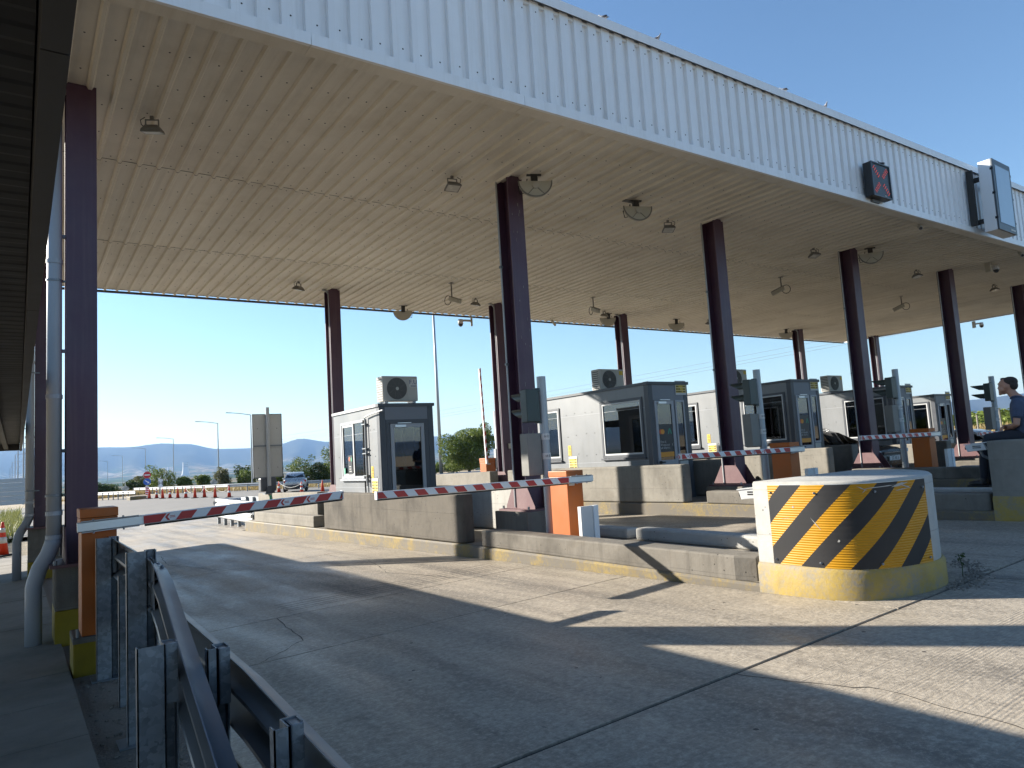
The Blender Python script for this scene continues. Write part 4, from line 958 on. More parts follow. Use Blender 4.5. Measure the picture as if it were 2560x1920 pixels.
# ================================================================ BARRIERS
def housing(lab, loc, H=1.08, W=.27, D=.38, worn_=False):
    t = thing('barrier_housing', lab, 'barrier gate', loc, 0, 'orange barrier housings')
    MB().box(0, W, 0, D, 0, H - .16).build('cabinet', 'orange', t, bevel=.006)
    MB().box(-.008, W + .008, -.008, D + .008, H - .158, H - .08).build('cap', 'orange', t, bevel=.005)
    MB().box(-.012, W + .012, -.012, D + .012, H - .078, H).build('lid', 'orange', t, bevel=.006)
    frame('x', W, W + .003, .03, D - .03, .04, H - .2, .008).build('service_door', 'orange', t)
    MB().box(W * .1, W * .45, -.010, -.0, H - .20, H - .17).build('maker_plate', 'paper', t)
    return t
def boom(lab, root, tip, y, z0, z1, zt=.085, bare=.5, stripe0=None, ends=1, logos=(1, 4, 5), n=None):
    """horizontal barrier arm along X; local x from root (0) to tip"""
    s = 1 if tip > root else -1; L = abs(tip - root); t = thing('boom_barrier', lab, 'barrier arm', (root, y, z0), 0, 'striped barrier arms')
    t.rotation_euler = (0, -s * math.atan2(z1 - z0, L) , 0)
    h = zt / 2; w = .028
    prof = [(-w, -h + .008), (-w + .01, -h), (w - .01, -h), (w, -h + .008), (w, h - .008), (w - .01, h), (-w + .01, h), (-w, h - .008)]
    MB().prism(prof, 'x', 0, s * bare).build('bare_tube', 'alu', t); MB().prism(prof, 'x', s * bare, s * L).build('painted_tube', 'boom_white', t)
    MB().box(*sorted((s * (bare + .02), s * L)), -.012, .012, -h - .016, -h).build('rubber_strip', 'rubber', t)
    MB().box(*sorted((s * L, s * (L + .008))), -w - .004, w + .004, -h - .004, h + .004).build('end_cap', 'boom_white', t)
    MB().box(*sorted((s * .03, s * (bare * .95))), -.034, -.020, h, h + .008).box(*sorted((s * .03, s * (bare * .95))), -.034, -.020, -h - .008, -h).build('clamp_plate', 'galv_lit', t)
    for x in (.12, bare * .7):
        for q in (1, -1): MB().cyl((s * x, -.03, q * h), (s * x, -.03, q * (h + .02)), .008, n=6).build('bolt', 'galv', t)
    pw = .262; sw_ = .135; sh = .055; x = bare + .01; i = 0
    while x < L - .02:
        a, b = x, min(x + sw_, L - .005)
        lean = sh if i else sh
        hh = h - .008
        poly = [(a, -hh), (b, -hh), (min(b + lean, L - .003), hh), (a + lean if i else a, hh)]
        poly = [(s * p, q) for p, q in poly]
        MB().prism(poly, 'y', -w - .0012, -w - .0002).build('red_stripe', 'red_tape', t)
        MB().prism(poly, 'y', w + .0002, w + .0012).build('red_stripe', 'red_tape', t)
        if i in logos:
            c = b + .075
            g = MB()
            g.prism([(s * (c - .035), -.0), (s * (c - .01), .03), (s * (c + .01), .03), (s * (c - .015), 0), (s * (c + .005), -.03), (s * (c - .015), -.03)], 'y', -w - .0012, -w - .0002)
            for q in range(2): g.box(*sorted((s * (c + .005), s * (c + .05))), -w - .0012, -w - .0002, .004 - q * .012, .009 - q * .012)
            g.build('arrow_logo', 'red_tape', t)
        x += pw; i += 1
    return t
z1_ = zg(.55, 7.4)
h1 = housing('orange barrier housing on a yellow plinth beside the guardrail', (.455, 7.29, z1_ + .27))
MB().box(-.065, .33, -.045, .42, -.27 - .1, 0).build('plinth', 'ped_yellow', h1, bevel=.012); MB().box(-.067, .332, -.047, .422, -.05, .003).build('plinth_cap', 'conc_grey', h1, bevel=.01)
MB().cyl((-.03, .0, 0), (-.03, .0, .07), .012, n=6).build('anchor_bolt', 'galv_dark', h1)
boom('striped barrier arm on the housing beside the guardrail', .42, 2.80, 7.245, 1.30, 1.385, bare=.50, logos=(0, 4, 5))
HL = ['orange barrier housing beside the traffic light nearest the guardrail', 'orange barrier housing by the traffic light second from the guardrail', 'orange barrier housing with scuffed paint by the traffic light third from the guardrail', 'orange barrier housing by the traffic light fourth from the guardrail']
AL = ['striped barrier arm reaching over the first lane towards the guardrail', 'striped barrier arm across the lane of the second booth', 'striped barrier arm in front of the black car', 'striped barrier arm across the lane beyond the black car']
for k in range(4):
    dx, dz = 5.06 * k, IDZ[k]
    housing(HL[k], (6.09 + dx, 7.55, .37 + dz), 1.06)
    boom(AL[k], 6.45 + dx - (.1 if k else 0), 3.28 + dx - (.1 if k else 0), 7.45, 1.31 + dz * .95, 1.335 + dz * .95, bare=.42, logos=() if k == 0 else (2, 3, 9, 10))
    g = thing('guard_post', 'white steel channel post beside the orange housing, lane %s' % ['of the small booth', 'of the second booth', 'of the black car', 'beyond the black car'][k], 'post', (5.97 + dx, 7.16, .37 + dz), 0, 'white channel posts')
    MB().box(0, .05, 0, .06, 0, .60).box(.05, .06, .05, .06, 0, .60).build('flange', 'white_paint', g); MB().box(.06, .22, .02, .05, 0, .60).build('web', 'white_paint', g); MB().box(.22, .30, .0, .06, 0, .60).build('flange', 'display_case', g)
# raised arm on the far side of the second island
hb = housing('orange barrier housing behind the booths with its arm raised', (12.05, 18.9, .45), 1.18, .36, .36)
ra = thing('boom_barrier', 'striped barrier arm standing upright behind the booths', 'barrier arm', (12.06, 18.86, 1.45), 0, 'striped barrier arms')
MB().box(-.03, .03, -.028, .028, 0, 3.0).build('painted_tube', 'boom_white', ra)
for i in range(12): MB().prism([(-.03, .1 + .25 * i), (.03, .16 + .25 * i), (.03, .29 + .25 * i), (-.03, .23 + .25 * i)], 'y', -.0295, -.0283).build('red_stripe', 'red_tape', ra)
ra.rotation_euler = (0, R(-1.5), 0)
pl = thing('steel_pole', 'grey steel pole beside the raised barrier arm', 'pole', (12.52, 18.9, .4)); MB().tube([(0, 0, 0), (0, 0, 2.7)], .07, 14).build('shaft', 'pole_grey', pl, smooth=True); MB().box(-.12, -.07, -.05, .05, .9, 1.5).build('junction_box', 'frame_white', pl)

# ================================================================ TRAFFIC LIGHTS
def traffic_light(lab, loc, ztop, k):
    t = thing('traffic_light', lab, 'traffic light', loc, 0, 'two-lamp traffic lights'); H = ztop - loc[2]
    smooth_by_angle(MB().tube([(0, 0, 0), (0, 0, H)], .066, 20).build('pole', 'pole_grey', t))
    h = MB(); h.box(-.33, -.10, -.06, .09, H - .66, H - .19); hd = h.build('signal_head', 'tl_green', t, bevel=.012)
    for z in (H - .31, H - .54):
        # hooded visor opening towards +y
        rings = []
        for (y, a0) in ((.09, 0), (.17, 0), (.36, 0)):
            rings.append(y)
        m = MB(); n = 18
        for i in range(n):
            a0, a1 = R(-30 + 240 * i / n), R(-30 + 240 * (i + 1) / n); r = .088
            def ln(a): return .10 + .24 * max(0, min(1, (math.sin(a) + .55) / 1.4))
            p = [(-.215 + r * math.cos(a0), .09, z + r * math.sin(a0)), (-.215 + r * math.cos(a1), .09, z + r * math.sin(a1)), (-.215 + r * math.cos(a1), .09 + ln(a1), z + r * math.sin(a1)), (-.215 + r * math.cos(a0), .09 + ln(a0), z + r * math.sin(a0))]
            q = [(x * .0 + (-.215 + (x + .215) * .955), y, z + (zz - z) * .955) for x, y, zz in p]
            m.add(p + q, [(0, 1, 2, 3), (4, 7, 6, 5), (3, 2, 6, 7), (0, 3, 7, 4), (1, 5, 6, 2)])
        m.build('visor', 'tl_green', hd)
        MB().ell((-.215, .088, z), (.082, .02, .082), 16, 8).build('lamp_lens', 'lens', hd, smooth=True)
    for z in (H - .20, H - .66): MB().box(-.14, -.04, -.03, .03, z - .02, z + .03).build('bracket', 'tl_green', t)
    MB().box(-.33, -.085, -.02, .16, H - 1.42, H - .82).build('control_box', 'flood', t, bevel=.008)
    for z in (H - .92, H - 1.2):
        MB().tube([(0, 0, z), (0, 0, z + .09)], .071, 20).build('band_clamp', 'paper', t)
        text('H E', .05, 'lettering', 'ink', t, (-.02, -.0725, z + .045), (R(90), 0, R(-12)))
    MB().tube([(.06, .03, H - 1.0), (.11, .05, H - 1.15), (.10, .05, H - 1.45), (.06, .03, H - 1.6)], .012, 6).build('cable', 'rubber', t)
    return t
TLN = ['nearest the guardrail', 'second from the guardrail', 'third from the guardrail', 'fourth from the guardrail']
for k in range(4):
    traffic_light('green two-lamp traffic light on a grey pole, ' + TLN[k], (6.26 + 5.06 * k - (.06 if k == 3 else 0), 8.2, .366 + IDZ[k]), [2.80, 2.99, 3.09, 2.99][k], k)

# number-plate cameras behind the blocks
def plate_camera(lab, loc, rz):
    t = thing('plate_camera', lab, 'camera', loc, rz, 'plate cameras behind the blocks'); t.scale = (.66, .66, .66)
    MB().prism([(-.05, .0), (.30, -.03), (.34, .11), (.0, .15)], 'x', -.09, .09).build('housing', 'white_paint', t, bevel=.01)
    MB().prism([(-.10, .155), (.36, .115), (.36, .13), (-.10, .17)], 'x', -.10, .10).build('sunshade', 'white_paint', t)
    for x in (-.035, .035): MB().box(x - .025, x + .025, .31, .345, .02, .07).build('lens_window', 'lens', t)
    for z in (.04, .075): MB().box(-.093, -.09, .05, .20, z, z + .02).build('vent_slot', 'lens', t)
    MB().tube([(0, .08, .0), (0, .04, -.12), (.05, -.16, -.26), (.1, -.5, -.26)], .03, 8).build('bracket', 'galv_dark', t)
    return t
plate_camera('white plate camera behind the striped block', (6.02, 4.42, 1.13), R(15))
plate_camera('grey plate camera behind the block with the seated man', (11.02, 4.42, 1.36), R(15))

# ================================================================ THINGS UNDER THE CANOPY
def floodlight():
    t = thing('floodlight', 'floodlight', 'floodlight', (0, 0, 0), 0, 'floodlights under the canopy')
    MB().box(-.03, .03, -.03, .03, -.06, 0).box(-.10, .10, -.012, .012, -.075, -.06).box(-.115, -.10, -.02, .02, -.27, -.06).box(.10, .115, -.02, .02, -.27, -.06).build('yoke', 'flood', t)
    rot = Matrix.Rotation(R(14), 3, 'X')
    m = MB(); vs = []
    for z, a, b in ((-.17, .10, .07), (-.25, .16, .13), (-.30, .17, .14)): vs.append([rot @ Vector((x * a, y * b, z + .2)) + Vector((0, 0, -.2)) for x, y in ((-1, -1), (1, -1), (1, 1), (-1, 1))])
    m.loft(vs); m.build('lamp_body', 'flood', t)
    m = MB(); m.add([rot @ Vector((x * .145, y * .115, -.103)) + Vector((0, 0, -.2)) for x, y in ((-1, -1), (1, -1), (1, 1), (-1, 1))], [(0, 1, 2, 3)]); m.build('front_glass', 'flood_glass', t)
    MB().tube([(-.12, .0, -.02), (-.2, .02, -.06), (-.19, .03, -.14), (-.12, .04, -.2)], .008, 6).build('cable', 'rubber', t)
    return t
fl = floodlight()
FLP = [(1.35, 9.40), (5.66, 9.40), (10.67, 9.46), (15.62, 9.40), (20.75, 9.48), (25.65, 9.43), (5.55, 16.65), (10.64, 16.74), (15.63, 16.84), (20.7, 16.8), (.62, 17.3)]
for i, (x, y) in enumerate(FLP):
    o = fl if i == 0 else copy_tree(fl)
    o.location = (x, y, 6.17); o.scale = (.7, .7, .7); o.rotation_euler = (0, 0, R((-25, 170, 150, 165, 170, 170, 30, 20, 25, 20, 0)[i]))
    lab = ('grey floodlight under the ceiling, %s in the row just behind the front columns' % ORD[i]) if i < 6 else ('grey floodlight under the ceiling by the rear columns, %s from the white rain pipes' % ORD[(0, 0, 0, 0, 0, 0, 1, 2, 3, 4, 0)[i]])
    o['label'] = lab
def dish():
    t = thing('radio_dish', 'dish', 'antenna', (0, 0, 0), 0, 'half-disc antennas under the canopy')
    m = MB(); n = 20; r = .27                                     # half disc with a flat top, hanging, facing +y and down
    front = [(r * math.cos(R(180 + 180 * i / n)), r * math.sin(R(180 + 180 * i / n))) for i in range(n + 1)]
    m.prism(front, 'y', -.03, .03); m.build('antenna_face', 'dish', t, bevel=.008)
    MB().tube([(front[i][0], -.03, front[i][1]) for i in range(n + 1)], .012, 6).build('rim', 'flood', t)
    MB().cyl((0, -.03, -.09), (0, -.06, -.09), .05, n=16).build('boss', 'ac_white', t)
    for a in (240, 300): MB().tube([(0, -.035, -.09), (r * math.cos(R(a)), -.035, r * math.sin(R(a)))], .006, 6).build('stay', 'flood', t)
    MB().box(-.05, .05, .0, .08, -.04, .14).box(-.12, .12, .02, .06, .13, .15).build('bracket', 'dark_beam', t)
    MB().tube([(-.18, .0, .0), (-.27, .02, -.08), (-.25, .03, -.2), (-.16, .02, -.18), (-.12, .02, .06)], .009, 6).build('cable_loop', 'rubber', t)
    return t
ds = dish()
DS = [(6.78, 8.70, -28, 'cream half-disc antenna at the top of the second front column'), (9.20, 8.85, -22, 'cream half-disc antenna hanging midway between the second and third front columns'), (16.98, 8.75, -55, 'cream half-disc antenna at the top of the fourth front column'), (26.95, 8.8, -60, 'cream half-disc antenna at the top of the sixth front column'), (9.12, 18.3, 165, 'half-disc antenna at the rear edge of the ceiling over the second lane'), (14.0, 18.0, 160, 'half-disc antenna beside the fourth rear column'), (19.4, 17.2, 140, 'half-disc antenna between the fifth and sixth rear columns'), (26.1, 17.3, 140, 'half-disc antenna beside the sixth rear column')]
DS[5] = (16.1, 17.2, 160, 'half-disc antenna beside the fourth rear column')
for i, (x, y, a, lab) in enumerate(DS):
    o = ds if i == 0 else copy_tree(ds)
    o.location = (x, y, 6.02); o.rotation_euler = (R(-8), 0, R(a)); o['label'] = lab
def hanging_camera(lab, loc, rz, drop=.35, loop=True):
    t = thing('hanging_camera', lab, 'camera', loc, rz, 'cameras hung from the ceiling')
    MB().tube([(0, 0, 0), (0, 0, -drop)], .018, 8).box(-.06, .06, -.06, .06, -.012, 0).build('drop_rod', 'flood', t)
    rot = Matrix.Rotation(R(-22), 3, 'X')
    MB().obox((0, .10, -drop - .05), (.11, .36, .10), rot).build('camera_body', 'dish', t, bevel=.01)
    MB().obox((0, .10, -drop + .015), (.13, .40, .012), rot).build('sunshade', 'flood', t)
    if loop: MB().tube([(.02, -.05, -drop + .05)] + [(.02, -.12 + .11 * math.cos(R(a)), -drop - .02 + .12 * math.sin(R(a))) for a in range(60, 400, 30)], .009, 6).build('cable_loop', 'rubber', t)
    return t
hanging_camera('camera with a cable loop hanging from the ceiling over the second lane', (9.11, 15.46, 6.17), R(200), .42)
hanging_camera('camera hanging from the ceiling between the third and fourth rear columns', (13.94, 15.48, 6.17), R(170), .36)
hanging_camera('camera with a cable loop hanging from the ceiling behind the fifth front column', (24.27, 11.67, 6.17), R(30), .34)
hanging_camera('camera hanging from the ceiling just behind the fourth front column', (17.5, 11.6, 6.17), R(30), .34)
def bullet_camera(lab, loc, rz):
    t = thing('bullet_camera', lab, 'camera', loc, rz, 'bullet cameras on the soffit')
    MB().tube([(0, 0, 0), (.0, -.05, -.06), (0, -.18, -.09)], .014, 6).build('arm', 'dish', t)
    MB().cyl((0, -.14, -.07), (0, -.42, -.19), .042, n=12).build('camera_body', 'dish', t); MB().cyl((0, -.42, -.19), (0, -.425, -.192), .034, n=12).build('lens', 'lens', t)
    return t
bullet_camera('small bullet camera on the soffit near the lane signal', (16.2, 7.25, 6.16), R(-60)); bullet_camera('small bullet camera on the soffit beyond the display panel', (21.5, 7.25, 6.16), R(-60))
bullet_camera('small bullet camera at the rear edge of the ceiling behind the second booth', (14.6, 18.4, 6.16), R(120))
def dome_camera(lab, loc, rz, up=.0):
    t = thing('dome_camera', lab, 'camera', loc, rz, 'dome cameras')
    MB().box(-.07, .07, -.03, .03, -.28, 0).build('wall_plate', 'dish', t); MB().tube([(0, .02, -.12), (0, .2, -.10), (0, .32, -.10)], .035, 10).build('arm', 'dish', t)
    MB().tube([(0, .34, -.06), (0, .34, -.20)], [.07, .085], 16).build('dome_cap', 'white_paint', t, smooth=True); MB().ell((0, .34, -.20), (.078, .078, .09), 14, 10).build('dome', 'lens', t, smooth=True)
    return t
dome_camera('white dome camera on an arm under the soffit by the fifth front column', (22.05, 8.18, 6.19), R(-100)); dome_camera('white dome camera hanging at the far end of the canopy', (33.4, 13.2, 6.12), R(-120)); dome_camera('white dome camera at the rear edge behind the third rear column', (11.5, 18.4, 6.0), R(60))
# access hatch hole in the ceiling
tag(MB().box(9.0, 9.35, 8.92, 9.02, 6.150, 6.158).build('ceiling_vent', 'screw'), 'dark slot in the ceiling above the antenna between the second and third front columns', 'vent')

# lane signal with a red cross
t = thing('lane_signal', 'black lane signal showing a red cross on the fascia', 'lane signal', (13.40, 6.88, 6.20))
MB().box(0, .68, -.16, 0, 0, .68).build('case', 'led_case', t, bevel=.012); frame('y', -.178, -.16, .0, .68, .0, .68, .022).build('rim', 'display_frame', t)
m = MB()
for i in range(13):
    for j in range(-1, 2):
        if 5 <= i <= 7: continue
        for sgn in (1, -1):
            u = .10 + i * .04; x = u + j * .022; z = .34 + sgn * (u - .34) - sgn * j * .022
            m.ell((x, -.165, z), (.0095, .006, .0095), 6, 4)
m.build('led_cross', 'led_red', t, recalc=False)
MB().box(.2, .48, -.03, .05, -.05, 0).build('bracket', 'galv_dark', t); MB().box(.2, .25, -.0, .06, .68, .72).build('bracket', 'galv_dark', t); MB().box(.42, .48, -.166, -.161, .04, .055).build('maker_plate', 'paper', t)
# display panel
t = thing('display_panel', 'tall light grey display panel with a blank blue screen standing off the fascia', 'display', (18.02, 6.86, 6.05)); t.rotation_euler = (R(0), R(2), 0)
MB().box(0, .95, -.46, -.20, 0, 1.66).build('case', 'display_case', t, bevel=.012); MB().box(.0, .95, -.50, -.462, 0, 1.66).build('front_frame', 'display_frame', t, bevel=.008)
MB().box(.10, .85, -.508, -.501, .17, 1.52).build('screen', 'screen', t); MB().box(.62, .86, -.504, -.5005, .06, .10).build('maker_plate', 'paper', t)
for z in (.25, 1.25): MB().box(.06, .16, -.20, .04, z, z + .09).box(.78, .88, -.20, .04, z, z + .09).build('mounting_arm', 'dark_beam', t)
MB().box(-.09, -.02, -.10, .03, .2, 1.5).build('mounting_rail', 'dark_beam', t)
for z in (.25, .83, 1.4): MB().box(-.012, .012, -.50, -.44, z, z + .05).box(.938, .962, -.50, -.44, z, z + .05).build('hinge', 'rubber', t)
# cables along the fascia behind the display
# birds on the fascia
def bird(lab, loc, rz):
    t = thing('small_bird', lab, 'bird', loc, rz, 'birds on the canopy'); t.scale = (.5, .5, .5)
    b = MB()
    rings = []
    for y, z, r in ((-.16, .05, .008), (-.11, .06, .025), (-.04, .075, .048), (.03, .09, .055), (.08, .115, .042), (.105, .15, .028), (.115, .175, .027), (.13, .19, .02), (.155, .19, .006)):
        rings.append([(r * math.cos(a), y, z + r * math.sin(a)) for a in [k * math.pi / 5 for k in range(10)]])
    b.loft(rings); b.build('body', 'bird', t, smooth=True)
    for s in (-1, 1): MB().ell((s * .045, -.03, .085), (.014, .10, .035), 8, 6).build('wing', 'bird_dark', t, smooth=True); MB().tube([(s * .02, .01, .05), (s * .02, .02, 0)], .005, 5).build('leg', 'card_red', t)
    return t
for i, (x, a) in enumerate(((6.84, 30), (7.92, 200), (11.12, 20), (12.40, 160))): bird('%s small bird on the fascia edge, counting towards the lane signal' % ORD[i], (x, 6.93, 7.785), R(a))
bird('small bird perched on top of the lane signal', (13.98, 6.80, 6.92), R(60))
# ================================================================ PEOPLE
def organic(mb, name, m, parent, voxel=.012, it=4):
    o = mb.build(name, m, parent, smooth=True)
    r = o.modifiers.new('remesh', 'REMESH'); r.mode = 'VOXEL'; r.voxel_size = voxel; r.use_smooth_shade = True
    s = o.modifiers.new('smooth', 'SMOOTH'); s.factor = .5; s.iterations = it
    return o
def limb(m, pts, rs, n=12): m.tube(pts, rs, n); [m.ell(p, (r, r, r), n, 8) for p, r in zip(pts, rs)]; return m
def hand(m, wrist, direction, up, s=1.0, curl=.5):
    """palm with four fingers and a thumb; direction = towards fingertips, up = back of the hand"""
    d = Vector(direction).normalized(); u = Vector(up); u = (u - d * u.dot(d)).normalized(); side = d.cross(u); w = Vector(wrist)
    m.obox(w + d * .05 * s, (.075 * s, .09 * s, .03 * s), Matrix((side, d, u)).transposed())
    for i, L in enumerate((.070, .080, .075, .058)):
        b = w + d * .092 * s + side * (.029 - .0195 * i) * s; p1 = b + (d * .45 * L) * s; p2 = p1 + (d * .35 * L - u * curl * .4 * L) * s; p3 = p2 + (d * .15 * L - u * curl * .4 * L) * s
        m.tube([b - d * .01, p1, p2, p3], [.0098 * s, .0092 * s, .0082 * s, .007 * s], 8)
    b = w + d * .02 * s + side * .035 * s; m.tube([b, b + (side * .03 + d * .028) * s, b + (side * .035 + d * .062 - u * .012) * s], [.013 * s, .0115 * s, .009 * s], 8)
def seated_person(lab, loc, rz, shirt='shirt', trousers='trousers'):
    """sits on z=0 facing +y, arms folded in the lap, shanks hanging down"""
    t = thing('person', lab, 'person', loc, rz)
    b = MB()                                                            # one skin: head, neck, forearms and hands
    b.ell((0, .228, .795), (.079, .106, .112), 16, 12); b.ell((0, .262, .742), (.058, .078, .068), 14, 10); b.ell((0, .285, .70), (.042, .045, .034), 12, 8)
    b.tube([(0, .318, .806), (0, .336, .776), (0, .343, .760), (0, .328, .748)], [.009, .011, .013, .010], 8)       # nose
    b.ell((0, .322, .824), (.055, .018, .012), 10, 6); b.ell((0, .333, .715), (.024, .011, .008), 10, 6); b.ell((0, .333, .701), (.022, .011, .008), 10, 6); b.ell((0, .326, .677), (.024, .02, .018), 10, 6)
    for s in (-1, 1): b.ell((s * .077, .225, .775), (.011, .021, .032), 8, 8); b.ell((s * .062, .29, .735), (.02, .04, .035), 8, 8)
    limb(b, [(0, .10, .58), (0, .16, .64), (0, .205, .72)], [.066, .060, .058])
    b.ell((0, .12, .45), (.13, .09, .12), 12, 8)
    for s in (-1, 1):
        sh, el = Vector((s * .20, .085, .50)), Vector((s * .265, .10, .245))
        wr = Vector((-s * .03, .315 - (.02 if s > 0 else 0), .17 + (.045 if s > 0 else 0)))
        limb(b, [sh, sh.lerp(el, .5), el, el.lerp(wr, .35), wr], [.052, .046, .040, .042, .028], 10)
        hand(b, wr, (-s * 1, .18, -.05), (0, .6, .8), 1.0, .8)
    body = organic(b, 'body', 'skin', t, .0085, 3)
    h = MB(); h.ell((0, .192, .838), (.0815, .098, .075), 16, 12); h.ell((0, .155, .785), (.077, .056, .070), 14, 10); h.ell((0, .27, .888), (.045, .038, .018), 10, 8)
    organic(h, 'hair', 'hair', body, .009, 2)
    for s in (-1, 1): MB().ell((s * .032, .322, .800), (.012, .007, .007), 8, 6).build('eye', 'lens', body, smooth=True); MB().ell((s * .032, .330, .818), (.017, .006, .004), 8, 6).build('eyebrow', 'hair', body, smooth=True)
    c = MB(); rings = []
    for z, y, rx, ry in ((.02, .0, .175, .13), (.10, .01, .19, .175), (.20, .035, .19, .185), (.32, .06, .195, .17), (.44, .08, .205, .15), (.53, .095, .20, .12), (.58, .11, .135, .085), (.615, .13, .082, .072)):
        rings.append([(rx * math.cos(a), y + ry * math.sin(a), z) for a in [k * math.pi / 10 for k in range(20)]])
    c.loft(rings)
    for s in (-1, 1): limb(c, [(s * .17, .09, .52), (s * .215, .088, .45), (s * .236, .092, .36)], [.075, .068, .062], 12)
    sh = organic(c, 'polo_shirt', shirt, t, .011, 4)
    k = MB()
    for s in (-1, 1): k.prism([(.0, .60), (.10, .565), (.095, .60), (.02, .645)], 'x', s * .045, s * .075)
    MB().tube([(.078 * math.cos(a), .128 + .075 * math.sin(a), .615 + .012 * math.cos(a * 2)) for a in [q * math.pi / 8 for q in range(17)]], .014, 8).build('collar', shirt, sh, smooth=True)
    for s in (-1, 1): MB().tube([(s * .238 + .064 * math.cos(a), .092 + .064 * math.sin(a), .352) for a in [q * math.pi / 8 for q in range(17)]], .008, 6).build('cuff', shirt, sh, smooth=True)
    g = MB(); g.ell((0, .0, .09), (.185, .155, .115), 14, 10)
    for s in (-1, 1): limb(g, [(s * .09, .0, .085), (s * .115, .24, .085), (s * .12, .50, .07), (s * .115, .56, -.05), (s * .11, .60, -.25), (s * .11, .62, -.47)], [.098, .088, .068, .064, .058, .052], 12)
    organic(g, 'trousers', trousers, t, .012, 5)
    for s in (-1, 1):
        f = MB(); f.ell((s * .11, .70, -.565), (.048, .135, .042), 12, 8); f.ell((s * .11, .63, -.52), (.045, .055, .07), 12, 8); organic(f, 'shoe', 'shoe', t, .01, 2)
        MB().box(s * .11 - .05, s * .11 + .05, .56, .835, -.615, -.59).build('sole', 'rubber', t, bevel=.01)
    return t
seated_person('man in a dark blue polo shirt sitting on the grey block with folded arms', (11.45, 3.97, 1.445), R(4))
seated_person('person in dark clothing sitting inside the third booth from the guardrail', (16.55, 11.75, 1.28), R(85), 'cloth_dark', 'cloth_dark')
seated_person('person in dark clothing sitting inside the farthest booth', (26.7, 12.7, 1.0), R(85), 'cloth_dark', 'cloth_dark')
for lab, x, y, z, h in (('third', 16.55, 11.75, .64, .64), ('farthest', 26.7, 12.7, .44, .56)):
    st = thing('stool', 'dark swivel stool inside the %s booth' % lab, 'stool', (x, y, z))
    MB().tube([(0, 0, h - .07), (0, 0, h - .03), (0, 0, h)], [.15, .19, .18], 18).build('seat', 'seat_dark', st); MB().tube([(0, 0, .06), (0, 0, h - .07)], .03, 10).build('stem', 'chrome', st); MB().tube([(0, 0, 0), (0, 0, .06)], [.2, .08], 16).build('foot', 'seat_dark', st)

